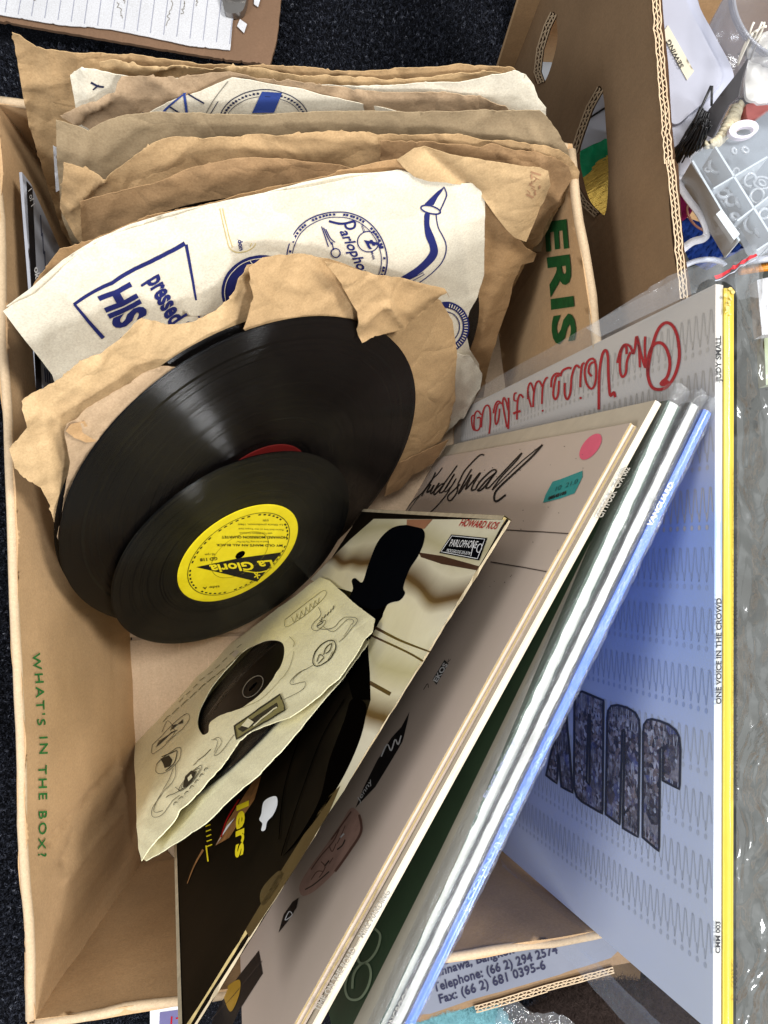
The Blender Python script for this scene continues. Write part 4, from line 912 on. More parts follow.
# --- Judy Small album with pinkish cover
GA = 'record albums leaning together in the middle of the box'
ju = LP('pinkish grey record album signed in black script with a pink dot and a teal sticker', (630, 423), .30, (385, 861), (229, 495), Se=.320, thick=.0046, group=GA)
jc = NT('pinkish_cover'); jm = jc.base(jc.ramp(jc.noise(9, 5, .6), [(.3, lin((180, 164, 148))), (.7, lin((190, 172, 160)))]), .42, .4, jc.bump(jc.noise(50, 4, .5), .1, .001))
def jup(g):
    S = ju.front(); A = lambda *p: [(400+a/4.8, 430+b/4.8) for a, b in p]
    K_ = 1
    def k(p, w_=1.1, w2=None): g.stroke(S, p, w_, K_, .0004, w2=w2)
    k(A((205, 182), (180, 215), (150, 245), (110, 300), (60, 345), (25, 392)), 1.0); k(A((110, 300), (85, 330), (40, 394)), .7); k(A((172, 205), (150, 250), (118, 295), (105, 318)), 1.4)
    k(A((150, 262), (130, 300), (148, 290), (165, 265), (148, 302), (160, 300), (190, 255)), 1.5); k(A((276, 172), (245, 215), (205, 270), (180, 300), (165, 312), (170, 290), (200, 262), (215, 258)), 1.3)
    k(A((215, 258), (190, 300), (215, 290), (262, 215)), 1.3); k(A((262, 212), (235, 255), (215, 290), (225, 295), (255, 262), (270, 235), (225, 310), (180, 365), (145, 398)), 1.1)
    k(A((406, 122), (385, 122), (345, 160), (310, 200), (290, 240), (280, 262), (275, 300), (250, 335), (235, 338), (232, 318), (260, 290), (290, 262)), 1.4)
    k(A((345, 190), (310, 250), (282, 308), (320, 255), (345, 215), (322, 270), (318, 285), (350, 250), (388, 205), (355, 260), (345, 290), (365, 285)), 1.5)
    k(A((365, 285), (385, 250), (430, 205), (455, 192), (462, 205), (420, 240), (385, 280), (375, 292), (400, 282), (462, 205)), 1.6); k(A((462, 205), (425, 255), (415, 280), (430, 278)), 1.6)
    k(A((430, 278), (460, 245), (520, 180), (586, 112), (560, 150), (490, 225), (450, 280), (445, 290)), 1.3); k(A((445, 290), (470, 265), (540, 195), (600, 140), (686, 72)), 1.0)
    k(A((686, 72), (640, 125), (560, 200), (490, 265), (460, 300), (455, 335), (470, 342), (510, 312)), 1.9)
    g.poly(S, ellipse(591, 447, 15.5, 7.6, -52, 30), 2, .0003)
    g.poly(S, [(543.5, 503), (546, 495), (553, 482), (561, 479.5), (583, 471), (583, 477), (581, 481.5), (575, 493.6), (560, 499)], 3, .0003)
    g.text(S, '10  21.0', (556, 492), (578, 484), (556.5, 487.5), 4, .0006, shear=.2); g.text(S, '08545105', (549, 500.5), (567, 494.5), (549.6, 497.4), 1, .0006, bold=.04)
    g.stroke(S, [(506, 530), (540, 532), (569, 534)], .9, 5, smooth=False); g.stroke(S, [(491, 562), (520, 567), (547, 572)], .9, 5, smooth=False)
    # small badge
    g.poly(S, [(433, 680), (445, 660), (449, 664), (437, 685)], K_, .0003); g.text(S, 'EKOS', (438, 683), (449, 665), (434, 681), 6, .0006, bold=.03)
    g.stroke(S, [(424, 690), (428, 684), (429, 688)], .7, 5); g.text(S, 'ak', (444, 672), (452, 659), (441.5, 670.5), 5, .0005)
    # dark narrow picture and flesh coloured portrait shapes
    g.poly(S, [(356, 808), (364, 788), (378, 760), (392, 738), (402, 727), (410, 712), (408, 722), (403, 742), (390, 764), (376, 787)], K_, .0003)
    g.stroke(S, [(382, 757), (388, 745), (392, 751), (396, 740), (399, 745), (402, 736)], 1.3, 6, .0005); g.text(S, 'Jenny', (360, 803), (373, 782), (357, 800), 6, .0005, shear=.2)
    g.poly(S, catmull([(352, 808), (362, 818), (361, 830), (352, 848), (340, 866), (328, 880), (314, 892), (303, 896), (300, 886), (310, 868), (326, 846), (340, 826)]), 7, .0003)
    for p in ([(330, 846), (333, 852), (337, 844)], [(312, 880), (318, 872), (324, 872)], [(334, 858), (330, 864)], [(346, 826), (342, 836), (338, 844)]): g.stroke(S, p, .9, 8, .0005)
    for p, w_, m_ in (([(360, 815), (362, 832), (350, 852), (336, 872)], 2.4, 8), ([(352, 812), (345, 822), (332, 840)], 1.4, 8), ([(340, 830), (334, 842), (322, 856), (312, 870)], 1.2, 8), ([(322, 862), (326, 868), (320, 878)], 1, 8), ([(306, 890), (316, 884), (330, 872)], 1.2, 5), ([(338, 850), (343, 846), (346, 840)], 1.4, 5), ([(326, 866), (330, 861)], 1.4, 5), ([(341, 838), (345, 834)], 1.6, 6)): g.stroke(S, p, w_, m_, .0005)
    g.poly(S, [(279, 933), (284, 915), (293, 902), (299, 898), (297, 908), (288, 922)], K_, .0003); g.stroke(S, [(286, 920), (290, 912), (293, 915), (289, 919)], .9, 6, .0005, True)
    g.poly(S, [(205, 1040), (222, 1000), (240, 975), (259, 951), (263, 974), (240, 1010), (224, 1045)], K_, .0003)
    g.poly(S, catmull([(225, 990), (240, 980), (240, 995), (232, 1012), (226, 1002)]), 9, .0005); g.stroke(S, [(212, 1020), (235, 995), (262, 962)], .7, 5, .0005)
    random.seed(11)
    for _ in range(60):
        x = random.uniform(440, 620); y = random.uniform(440, 600)
        if inside(x, y, [(440, 462), (630, 424), (540, 585), (470, 600)]): g.poly(S, ellipse(x, y, random.uniform(.3, .7), .4, 0, 6), 5, .0003)
ju.box('cover', [jm, ink_black, m_flat('pink_sticker', (214, 92, 116), .5, .3), m_flat('teal_sticker', (44, 132, 128), .5, .3), m_flat('dark_teal_ink', (16, 84, 84), .5, .3), m_flat('soft_black_ink', (66, 56, 50), .6, .2), white_ink, m_flat('flesh_print', (176, 140, 126), .45, .35, var=.25, scale=90), m_flat('brown_print', (104, 74, 64), .5, .3), m_flat('ochre_print', (166, 128, 40), .5, .3)], 0, ju.th-.0002, extra=jup)
tan_edge = m_flat('board_edge', (158, 138, 98), .7, .2, var=.2, scale=200); gap_brown = m_flat('gatefold_gap', (74, 58, 34), .8, .1)
g = G()
def strip(g, L_, w0, w1, v, mat, u0=0.0, u1=None, n=40, jit=.0001):
    V = []; u1 = L_.Se if u1 is None else u1
    for i in range(n+1):
        u = u0+(u1-u0)*i/n; jv = jit*nz((i*.8, w0*900), 3)*2; V += [L_.at(u, v+jv, w0), L_.at(u, v-jv, w1)]
    g.add(V, [(2*i, 2*i+1, 2*i+3, 2*i+2) for i in range(n)], mat)
strip(g, ju, .0, .0007, -.0006, 0); strip(g, ju, .0007, .0022, .0003, 1); strip(g, ju, .0022, .0031, -.0008, 0); strip(g, ju, .0031, .0046, .0004, 2)
g.obj('board_edges', [tan_edge, gap_brown, m_flat('inner_sheet_edge', (116, 100, 72), .7, .2)], ju.root, ju.frame())
# --- citified folk album, white spine
mh = LP('record album with a plain white lettered spine, directly behind the pinkish grey one', (655.5, 400), .302, (402, 861), VPJ, thick=.0032, group=GA)
mh.box('cover', m_flat('beige_cover', (182, 170, 150), .45, .35), 0, mh.th)
def mhs(g):
    S = mh.top(.0013)
    g.text(S, 'CITYFOLK  CFA 002', (601.5, 518), (629.8, 468), (596, 516), 1, shear=-.05, bold=.03); g.text(S, 'TIME ON THE ROAD — MIKE HARDING', (318.8, 1011), (390.5, 891.5), (313.6, 1008.5), 1, bold=.02)
mh.spine([white_board, grey_ink], bulge=.0005, extra=mhs)
# --- green album in crinkled sleeve
gr = LP('record album with a dark green front and grey edge band in a crinkled clear sleeve', (668, 400), .30, (454, 861), (222, 495), thick=.0066, group=GA)
def grp(g):
    S = gr.front()
    g.poly(S, [(592, 540), (436, 861), (354, 1024), (345, 1060), (372, 1050), (380, 1024), (457, 861)], 1, .0003, 14)
    A = lambda *p: [(300+a/3.49, 860+b/3.49) for a, b in p]
    g.stroke(S, A((262, 240), (240, 262), (205, 330), (170, 400), (160, 450), (175, 485), (210, 485), (238, 448), (250, 400), (240, 365), (215, 365), (190, 400), (185, 450)), 2.4, 2, .0004)
    g.stroke(S, A((262, 240), (282, 262), (275, 305), (250, 345), (222, 362), (205, 350), (212, 310), (240, 265)), 2.4, 2, .0004)
gr.box('cover', [m_flat('green_cover', (44, 66, 48), .5, .3, var=.3, scale=20), m_flat('grey_band', (158, 154, 142), .45, .35), m_flat('pale_green_print', (128, 146, 124), .5, .3)], 0, gr.th, extra=grp)
def grs(g):
    S = gr.top(.0014)
    g.text(S, 'ELVIS PRESLEY', (486, 798), (520, 735), (482.5, 796), 1, shear=.0); g.text(S, 'A CENTURY', (606, 575), (619, 550), (603, 573.5), 2)
gr.spine([m_flat('pale_green_board', (196, 196, 184), .4, .4, var=.06), m_flat('lavender_ink', (136, 140, 168), .5, .3), ink_black], bulge=.0008, extra=grs)
gr.sleeve_film(crinkle, .008, seed=60, amp=.0005, front=False)
# --- white spine double album
wh = LP('record album with a wide white spine lettered in grey, beside the blue one', (690, 402), .301, (468.5, 861), VPJ, thick=.0052, group=GA)
wh.box('cover', m_flat('black_back_cover', (26, 24, 24), .4, .4), 0, wh.th)
def whs(g):
    S = wh.top(.0013)
    g.text(S, 'JOAN BAEZ', (523, 764.5), (542.5, 729), (517.8, 761.5), 1); g.text(S, 'VSD 41/42', (641, 523), (656.5, 496), (635.8, 520.5), 1); g.text(S, 'SONGBOOK', (388.5, 1034), (412, 990), (383, 1031), 1)
wh.spine([white_board, m_flat('light_grey_ink', (150, 148, 142), .5, .3)], bulge=.0009, extra=whs)
wh.sleeve_film(crinkle, .006, seed=70, amp=.0005, front=False)
bl = LP('record album with a bright blue spine lettered in white, last of the leaning stack', (704, 409), .299, (484, 861), VPJ, thick=.0040, group=GA)
blue_board = m_flat('blue_board', (62, 108, 208), .35, .45, var=.12, scale=30, coat=.4)
bl.box('cover', blue_board, 0, bl.th)
def bls(g):
    S = bl.top(.0013)
    g.text(S, 'VANGUARD', (650.5, 527), (673.5, 484), (646.2, 524.5), 1, bold=.02)
    g.text(S, 'COUNTRY MUSIC SONGS', (470, 900), (552, 737), (466.6, 898.5), 2, bold=.0)
bl.spine([blue_board, white_ink, m_flat('pale_blue_ink', (150, 180, 236), .5, .3)], bulge=.0009, extra=bls)
bl.sleeve_film(crinkle, .006, seed=80, amp=.0006, front=False)
# --- dark ten inch album
dk = LP('dark worn ten inch record album with a black hat shape and yellow letters', (504, 517), .285, (187, 1024), (166, 500), size=.252, Se=.247, thick=.0040, group=GA)
t = NT('dark_print'); dm = t.base(t.ramp(t.noise(14, 5, .6), [(.35, lin((10, 8, 5))), (.7, lin((24, 18, 11)))]), .45, .03, t.bump(t.noise(60, 3, .5), .1, .001))
t = NT('stone_print'); nn_ = t.noise(26, 5, .7, dist=.8); sp = t.n('SeparateXYZ'); t.l(t.co.outputs['Object'], sp.inputs[0])
bd = t.math('ADD', t.math('MULTIPLY', sp.outputs[0], 16), t.math('MULTIPLY', t.noise(9, 2, .4), .7)); bd = t.math('FRACT', bd)
c = t.ramp(bd, [(.0, lin((112, 88, 56))), (.10, lin((222, 214, 190))), (.45, lin((210, 204, 178))), (.62, lin((184, 176, 140))), (.8, lin((216, 208, 182))), (.97, lin((96, 72, 44)))])
c = t.mix(.28, c, t.ramp(nn_, [(.3, (.55, .48, .35, 1)), (.7, (1.08, 1.06, 1, 1))]), 'MULTIPLY'); sm = t.base(c, .3, .45)
def dkp(g):
    S = dk.front(); A = lambda *p: [(330+a/4.267, 500+b/4.267) for a, b in p]
    g.poly(S, [(374, 519), (505, 520), (488, 552), (470, 582), (440, 632), (400, 698), (366, 752), (345, 790), (330, 812), (322, 808), (345, 770), (362, 730), (371, 700), (368, 668), (367, 645), (377, 627), (388, 604), (372, 598), (345, 590), (310, 580), (330, 560), (350, 540)], 1, .0002, 8)
    g.poly(S, [(341, 786), (330, 812), (300, 862), (272, 905), (250, 938), (246, 930), (276, 880), (310, 826), (330, 796)], 5, .0003, 8)
    g.poly(S, catmull(A((100, 380), (95, 345), (110, 335), (140, 352), (165, 280), (200, 190), (240, 140), (280, 115), (330, 108), (375, 110), (405, 140), (400, 190), (375, 245), (340, 300), (315, 372), (322, 400), (300, 430), (262, 440), (190, 470), (90, 430))), 2, .0004, 8)
    g.poly(S, A((90, 415), (240, 440), (225, 500), (165, 590), (165, 650), (172, 740), (175, 853), (100, 853), (60, 700)), 3, .0003, 8)
    g.poly(S, A((330, 85), (440, 85), (405, 125), (330, 108)), 4, .00045, 8); g.poly(S, A((380, 225), (480, 240), (640, 285), (630, 302), (480, 275), (390, 245)), 6, .0003, 8)
    g.stroke(S, A((185, 540), (300, 600), (430, 650)), 3.0, 6, .0003, w2=1.5); g.stroke(S, A((180, 580), (330, 650), (400, 690)), 2, 6, .0003); g.stroke(S, A((170, 780), (260, 830)), 4, 6, .0003)
    g.poly(S, [(440, 553.4), (452, 535), (488, 538.7), (480, 561)], 2, .0005); g.stroke(S, [(442, 552.4), (453, 536.6), (486, 540), (478.6, 559.5)], .6, 7, .0007, True, False)
    g.text(S, 'PARLOPHONE', (450, 547), (477, 549), (453, 540), 7, .0007, bold=.0); g.text(S, 'MICROGROOVE 33⅓ R.P.M.', (447, 552.5), (471, 556), (448.6, 549.4), 7, .0007)
    g.stroke(S, ellipse(480.5, 549, 2.2, 4.4, 20, 16), .7, 7, .0007, True); g.stroke(S, [(475.5, 541), (472, 557)], .6, 7, .0007)
    g.text(S, 'HOWARD KOS', (459.5, 526.5), (497, 530), (462.5, 519.5), 8, .0006, bold=.01, shear=.15)
    g.text(S, 'lers', (238, 806), (236.5, 859), (249.5, 801), 9, .0006, bold=.03)
    g.poly(S, catmull([(262, 814), (264, 803), (270, 798), (277, 797), (278, 805), (274, 815), (268, 822), (266, 830), (262, 831), (263, 824), (260, 820)]), 7, .0004, 5)
    g.poly(S, [(255, 780), (262, 776), (255, 800), (240, 822), (230, 838), (216, 846), (228, 822), (242, 800)], 10, .0004, 6); g.poly(S, [(217, 846), (228, 826), (236, 818), (222, 838)], 7, .0006, 6)
    g.stroke(S, [(222, 838), (228, 820), (240, 800)], 1.2, 8, .0007); g.stroke(S, [(204, 850), (195, 866), (188, 884)], 2.2, 10, .0005, w2=.6); g.stroke(S, [(207, 846), (209, 862)], 1.4, 9, .0006)
    for a in range(6): g.stroke(S, [(206+a*.4, 822+a*5), (211+a*.4, 820+a*5)], 1.1, 9, .0006)
    for p, w_ in (([(320, 700), (300, 740), (285, 790), (280, 840)], .9), ([(345, 700), (322, 740), (300, 800), (284, 850), (283, 856)], .8)): g.stroke(S, p, w_, 3, .0006)
    g.poly(S, catmull([(284, 856), (300, 836), (320, 800), (330, 760), (345, 720), (352, 700), (366, 705), (362, 735), (345, 775), (322, 812), (300, 840)]), 3, .0003, 8)
    g.poly(S, catmull([(262, 890), (278, 872), (284, 876), (270, 900), (262, 905)]), 11, .0003, 6)
dk.box('cover', [dm, sm, m_flat('hat_black', (6, 7, 10), .6, .0), m_flat('deep_black_print', (4, 3, 2), .6, .0), m_flat('skin_print', (150, 104, 76), .4, .4), m_flat('gold_print', (74, 60, 28), .35, .4, var=.5, scale=30), m_flat('umber_print', (70, 46, 32), .35, .4, var=.3), white_ink, ink_red, yel_ink, m_flat('fire_print', (150, 104, 60), .4, .4, var=.6, scale=120), m_flat('olive_print', (64, 52, 22), .35, .4, var=.4, scale=60)], 0, dk.th, extra=dkp)
g = G(); strip(g, dk, -.0002, .0010, -.0006, 0, n=60, jit=.0004); strip(g, dk, .0010, .0022, .0003, 1); strip(g, dk, .0022, .0034, -.0010, 2, n=60, jit=.0005)
V = []
for i in range(31):
    v = dk.S*i/30; V += [dk.at(dk.Se+.0006, v, -.0003), dk.at(dk.Se+.0012, v, .0040)]
g.add(V, [(2*i, 2*i+1, 2*i+3, 2*i+2) for i in range(30)], 2)
V = []
for i in range(31):
    v = dk.S*i/30; V += [dk.at(dk.Se-.0022, v, -.0004), dk.at(dk.Se+.0006, v, -.0003)]
g.add(V, [(2*i, 2*i+1, 2*i+3, 2*i+2) for i in range(30)], 2)
V = []
for i in range(31):
    v = dk.S*i/30; V += [dk.at(.0018, v, -.0004), dk.at(-.0007, v, -.0002)]
g.add(V, [(2*i, 2*i+1, 2*i+3, 2*i+2) for i in range(30)], 2)
V = []
for i in range(31):
    v = dk.S*i/30; V += [dk.at(-.0008, v, -.0002), dk.at(-.0008, v, .0042)]
g.add(V, [(2*i, 2*i+1, 2*i+3, 2*i+2) for i in range(30)], 0)
g.obj('worn_edges', [m_flat('worn_yellow_edge', (152, 134, 90), .8, .1, var=.4, scale=150), gap_brown, m_flat('worn_grey_edge', (168, 154, 128), .8, .1, var=.25, scale=120)], dk.root, dk.frame())
# ------------------------------------------------------------------ sewing things in the second carton
def shrink(pts, k):
    cx = sum(p[0] for p in pts)/len(pts); cy = sum(p[1] for p in pts)/len(pts); return [(cx+(x-cx)*k, cy+(y-cy)*k) for x, y in pts]
tl = catmull([(648, -90), (670, -90), (690, -40), (697, 0), (714, 34), (731, 66), (733, 82), (722, 102), (700, 124), (680, 143), (671, 146), (664, 130), (656, 60), (649, 0)], n=5)
tub = thing('plastic_tub', 'white plastic tub with a paper label reading SEWING behind the cardboard panel', 'tub', P(670, 60, -.01))
TS = plane3((660, 0, .215), (730, 80, .222), (670, 140, .205))
g = G(); g.slab(TS, tl, .012, 10, 0); g.slab(TS.shift(.003), catmull([(652, -70), (668, -70), (680, -30), (688, 4), (705, 38), (720, 68), (721, 80), (712, 94), (692, 112), (676, 124), (668, 112), (660, 60), (654, 0)], n=5), .003, 8, 0)
g.obj('lid', m_flat('milky_white_plastic', (172, 174, 188), .3, .4, var=.04, bump=.02), tub)
g = G(); g.slab(TS.shift(-.012), [(x+4, y) for x, y in shrink(tl, .86)], .12, 14, 0); g.obj('body', white_plastic, tub)
g = G(); S = TS.shift(.0036); g.slab(S, [(668, 25), (694, 71), (687, 80), (662, 34)], .0003, 4, 0)
g.text(S, 'SEWING', (684.0, 66.5), (670.2, 39.5), (679.8, 68.6), 1, .0004, bold=.01)
g.obj('label', [m_flat('label_cream_paper', (214, 206, 184), .5, .3), ink_black], tub)
# clear round tub at the top right
ct = thing('clear_tub', 'clear round plastic tub of white string at the top right corner', 'tub', P(748, 20, .05))
cl2 = m_clear('clear_tub_plastic', .5, bodyf=.5, body=(.34, .34, .37), rough=.08, bump=.15)
g = G()
for r, z_, wd in ((.036, .238, .0011), (.038, .232, .0012), (.0345, .244, .0008)):
    c0 = P(797, 0, z_); g.tube([c0+Vector((r*math.cos(a), r*math.sin(a), 0)) for a in [k*2*math.pi/60 for k in range(60)]], wd, 0, 6, True)
c0 = P(797, 0, .24); V = []; F = []
for j, (r, z_) in enumerate(((.036, 0), (.033, -.03), (.030, -.07), (.0, -.07))):
    for k in range(60): a = k*2*math.pi/60; V.append(c0+Vector((r*math.cos(a), r*math.sin(a), z_)))
for j in range(3):
    for k in range(60): F.append((j*60+k, j*60+(k+1) % 60, (j+1)*60+(k+1) % 60, (j+1)*60+k))
g.add(V, F, 0, True); g.obj('body', cl2, ct)
random.seed(21)
g = G()
for k in range(7):
    p0 = P(742+random.uniform(-6, 8), 62+random.uniform(-8, 4), .225); p1 = P(742+random.uniform(-2, 26), 22+random.uniform(-8, 26), .245)
    m_ = (p0+p1)/2+Vector((random.uniform(-.006, .006), random.uniform(-.006, .006), .006))
    g.tube([p0*(1-t_)**2+m_*2*t_*(1-t_)+p1*t_*t_ for t_ in [i/10 for i in range(11)]], .0006, 0, 6)
g.obj('string', m_flat('white_string', (220, 214, 200), .8, .1), None, label='few loose ends of white string beside the clear round tub', cat='string')
# translucent bulging bag of beads below it
g = G(); S = HZ(.222, lambda x, y: .010*math.exp(-((x-764)**2+(y-72)**2)/900)+.002*nz((x/10, y/10), 70)+.001*nz((x/4, y/4), 71))
g.slab(S, catmull([(744, 52), (752, 42), (775, 30), (800, 40), (800, 110), (775, 106), (752, 105), (743, 96), (741, 75)], n=4), .002, 3, 0)
g.obj('plastic_bag', m_clear('milky_bag_film', .5, bodyf=.5, body=(.72, .7, .66), bump=.8), label='small milky plastic bag bulging at the right edge above the bead box', cat='plastic bag')
# black hair pins and grey card
pin = thing('pin_card', 'dark grey folded card holding a bundle of black wire pins beside the white tub', 'pins', P(700, 120, .15))
g = G(); S = plane3((735, 62, .240), (745, 100, .236), (708, 140, .215)); g.slab(S, [(747, 59), (742, 78), (738, 97), (728, 106), (712, 138), (704, 134), (707, 112), (722, 92), (738, 72)], .002, 4, 0)
g.obj('card', dark_grey, pin)
g = G(); random.seed(2)
for k in range(34):
    a = random.uniform(0, 1); x0, y0 = 672+a*26+random.uniform(-2, 2), 158-a*14+random.uniform(-4, 8); x1, y1 = 698+a*10+random.uniform(-3, 3), 116+a*6+random.uniform(-10, 8)
    z_ = .214+random.uniform(0, .012); p0, p1 = P(x0, y0, z_-.02), P(x1, y1, z_+.004); s_ = Vector((random.uniform(-1, 1), random.uniform(-1, 1), 0))*.0012
    g.tube([p0, (p0+p1)/2+s_, p1, p1+Vector((.0012, -.0004, 0)), (p0+p1)/2+s_+Vector((.0018, -.0004, 0)), p0+Vector((.0016, 0, 0))], .0005, 0, 5)
g.tube([P(694, 123, .232), P(703, 104, .236), P(711, 86, .24), P(712, 86, .24), P(711.5, 106, .236)], .0007, 0, 6)
g.obj('pins', wire_black, pin)
# cream rope, coral piece, white ring
g = G()
for s_ in range(3):
    pts = []
    for k in range(90):
        u = k/89; x = 708+38*u+8*math.sin(u*5); y = 140-30*u+7*math.sin(u*9+1)
        a = u*46+s_*2.09; pts.append(P(x, y, .205)+Vector((math.cos(a)*.0022, math.sin(a)*.0010, math.sin(a)*.0022)))
    g.tube(pts, .0019, 0, 6)
g.obj('cream_rope', m_flat('cream_cotton', (222, 210, 180), .9, .1, bump=.6), label='thick twisted cream cotton rope behind the clear compartment box', cat='rope')
g = G(); g.slab(HZ(.207, lambda x, y: .003*nz((x/9, y/9), 90)), catmull([(744, 108), (756, 103), (790, 98), (795, 128), (770, 124), (752, 120)], n=4), .006, 4, 0)
g.obj('coral_cloth', m_flat('coral_cloth_weave', (196, 116, 108), .8, .1, bump=.5), label='small piece of coral red cloth at the right edge above the bead box', cat='cloth')
def ring(name, label, cat, c_, rx, ry, rot, z_, r, mat, a0=0, a1=360, zt=0.0):
    g = G(); e = ellipse(c_[0], c_[1], rx, ry, rot, 40, a0, a1); g.tube([P(x, y, z_+zt*i/len(e)) for i, (x, y) in enumerate(e)], r, 0, 8, a1-a0 >= 360)
    return g.obj(name, mat, label=label, cat=cat)
g = G(); g.slab(HZ(.213), ellipse(744, 129, 15, 9, -12, 30), .003, 4, 0, [ellipse(745, 131, 9, 4.5, -12, 24)])
g.obj('plastic_ring', m_flat('pinkish_white_plastic', (228, 214, 222), .35, .4, var=.03), label='flat pinkish white plastic ring resting behind the clear compartment box', cat='ring')
# compartment box
cbx = thing('compartment_box', 'clear plastic compartment box of small glass beads at the right edge', 'bead box', P(740, 190, .17))
cz = plane3((691, 162, .226), (747, 246, .232), (790, 108, .230))
outl = catmull([(690, 158), (697, 151), (722, 138), (752, 122), (800, 98), (840, 180), (800, 236), (760, 258), (748, 256), (742, 244), (728, 222), (710, 192), (694, 168)], n=3)
g = G(); g.slab(cz, outl, 0, 8, 0); g.slab(cz.shift(-.022), shrink(outl, .97), .001, 10, 1)
V = []; F = []; dn_ = densify(outl, 8)
for x, y in dn_: V += [cz(x, y), cz.shift(-.022)(x, y)]
m_ = len(dn_); g.add(V, [(2*i, 2*i+1, (2*i+3) % (2*m_), (2*i+2) % (2*m_)) for i in range(m_)], 0)
g.obj('case', [m_clear('case_clear_plastic', .35, bodyf=.12, body=(.75, .78, .82), bump=.08, rough=.06), m_flat('case_floor_plastic', (124, 130, 136), .3, .5, bump=.3)], cbx)
rib_m = m_flat('rib_white_plastic', (184, 190, 194), .25, .5, var=.03, bump=.02)
def bar(a, b, wd, z0=-.020, z1=-.0006):
    g = G(); A, B = cz(a[0], a[1]), cz(b[0], b[1]); d_ = (B-A).normalized(); q = d_.cross(cz.n)*wd/2; n_ = cz.n
    g.hexa([A-q+n_*z0, B-q+n_*z0, B-q+n_*z1, A-q+n_*z1, A+q+n_*z0, B+q+n_*z0, B+q+n_*z1, A+q+n_*z1]); return g
for a, b, wd in (((693, 160), (740, 240), .0011), ((716, 146), (775, 240), .0011), ((714, 188), (768, 156), .0009), ((738, 220), (790, 180), .0009), ((757, 250), (800, 222), .0009)):
    bar(a, b, wd).obj('divider', rib_m, cbx)
g = G(); S = cz.shift(.002); g.slab(S, [(716, 214), (722, 209), (740, 234), (734, 240)], .004, 3, 0); g.obj('catch', rib_m, cbx)
gm = NT('glass_bead'); gm.b.inputs['Transmission Weight'].default_value = .6; glass_m = gm.base((.86, .89, .92, 1), .06, .6)
random.seed(9)
for i, (x, y, r, rr) in enumerate(((716, 166, .0042, .0011), (719, 162, .0020, .0010), (734, 151, .0016, .0008), (723, 194, .0026, .0011), (731, 200, .0030, .0011), (741, 202, .0034, .0012), (727, 187, .0020, .0008), (762, 183, .0042, .0008), (762, 183, .0022, .0007), (750, 180, .0032, .0008), (757, 196, .0036, .0009), (752, 224, .0044, .0009), (761, 231, .0034, .0014), (764, 214, .0026, .0009), (735, 217, .0022, .0012), (745, 150, .0020, .0008), (736, 172, .0018, .0008), (748, 212, .0018, .0009), (708, 170, .0014, .0008))):
    c0 = cz.shift(-.010)(x, y); tx, ty = random.uniform(-.5, .5), random.uniform(-.5, .5)
    g = G(); g.tube([c0+Vector((r*math.cos(a), r*math.sin(a), r*(tx*math.cos(a)+ty*math.sin(a)))) for a in [k*2*math.pi/18 for k in range(18)]], rr, 0, 7, True)
    g.obj('bead', glass_m, label=None, cat='bead')
beads = [o for o in COL.objects if o.name.split('.')[0] == 'bead']
for o in beads: o['label'] = 'small clear glass ring bead inside the compartment box'; o['group'] = 'glass beads in the compartment box'
# straps and bits below
def ribbon(pts, w_, name, mat, label, cat, th=.0008):
    """pts: (x, y, z) pixel path; flat band of width w_ m lying face up"""
    P3 = [P(*p) for p in pts]; C3 = []
    for i in range(len(P3)-1):
        for k in range(6):
            t_ = k/6; p0, p1, p2, p3 = P3[max(0, i-1)], P3[i], P3[i+1], P3[min(len(P3)-1, i+2)]
            C3.append(.5*(2*p1+(p2-p0)*t_+(2*p0-5*p1+4*p2-p3)*t_*t_+(3*p1-p0-3*p2+p3)*t_**3))
    C3.append(P3[-1]); V = []; F = []; n_ = len(C3)
    for i in range(n_):
        d_ = (C3[min(n_-1, i+1)]-C3[max(0, i-1)]).normalized(); s_ = d_.cross(Vector((0, 0, 1))).normalized()*w_/2; u_ = Vector((0, 0, th))
        V += [C3[i]-s_, C3[i]+s_, C3[i]+s_-u_, C3[i]-s_-u_]
    for i in range(n_-1):
        for k in range(4): a = i*4+k; b = i*4+(k+1) % 4; F.append((a, b, b+4, a+4))
    F += [(0, 1, 2, 3), ((n_-1)*4+3, (n_-1)*4+2, (n_-1)*4+1, (n_-1)*4)]
    g = G(); g.add(V, F, 0, True); return g.obj(name, mat, label=label, cat=cat)
ribbon([(690, 182, .20), (683, 178, .205), (681, 186, .21), (688, 198, .212), (700, 214, .212), (707, 230, .21), (704, 238, .208), (692, 242, .208), (680, 252, .206), (672, 262, .20)], .0042, 'white_strap', m_flat('white_elastic', (214, 214, 220), .6, .2, bump=.4), 'white elastic strap folded back on itself between the carton edge and the bead box', 'strap')
ring('wire_loop', 'thin copper pink wire loop under the white strap', 'wire', (705, 215), 20, 14, 40, .196, .0007, m_flat('copper_wire', (196, 140, 120), .3, .5, metal=.4))
g = G(); g.slab(plane3((680, 215, .18), (740, 245, .19), (690, 265, .175), lambda x, y: .002*nz((x/8, y/8), 77)+.0014*math.sin((x+y)*.8)), [(676, 214), (700, 222), (728, 232), (744, 248), (726, 258), (706, 270), (690, 262), (680, 240)], .004, 3, 0)
g.obj('blue_cloth', m_flat('blue_cloth_weave', (30, 66, 150), .7, .2, bump=.6, var=.3), label='deep blue ribbed cloth lying under the white strap', cat='cloth')
g = G(); g.slab(HZ(.185, lambda x, y: .004*nz((x/7, y/7), 78)), catmull([(676, 190), (688, 196), (692, 208), (686, 218), (676, 214)], n=4), .004, 3, 0)
g.obj('magenta_cloth', m_flat('magenta_cloth_weave', (140, 34, 84), .8, .1, bump=.5), label='scrap of dark magenta cloth beside the carton edge under the strap', cat='cloth')
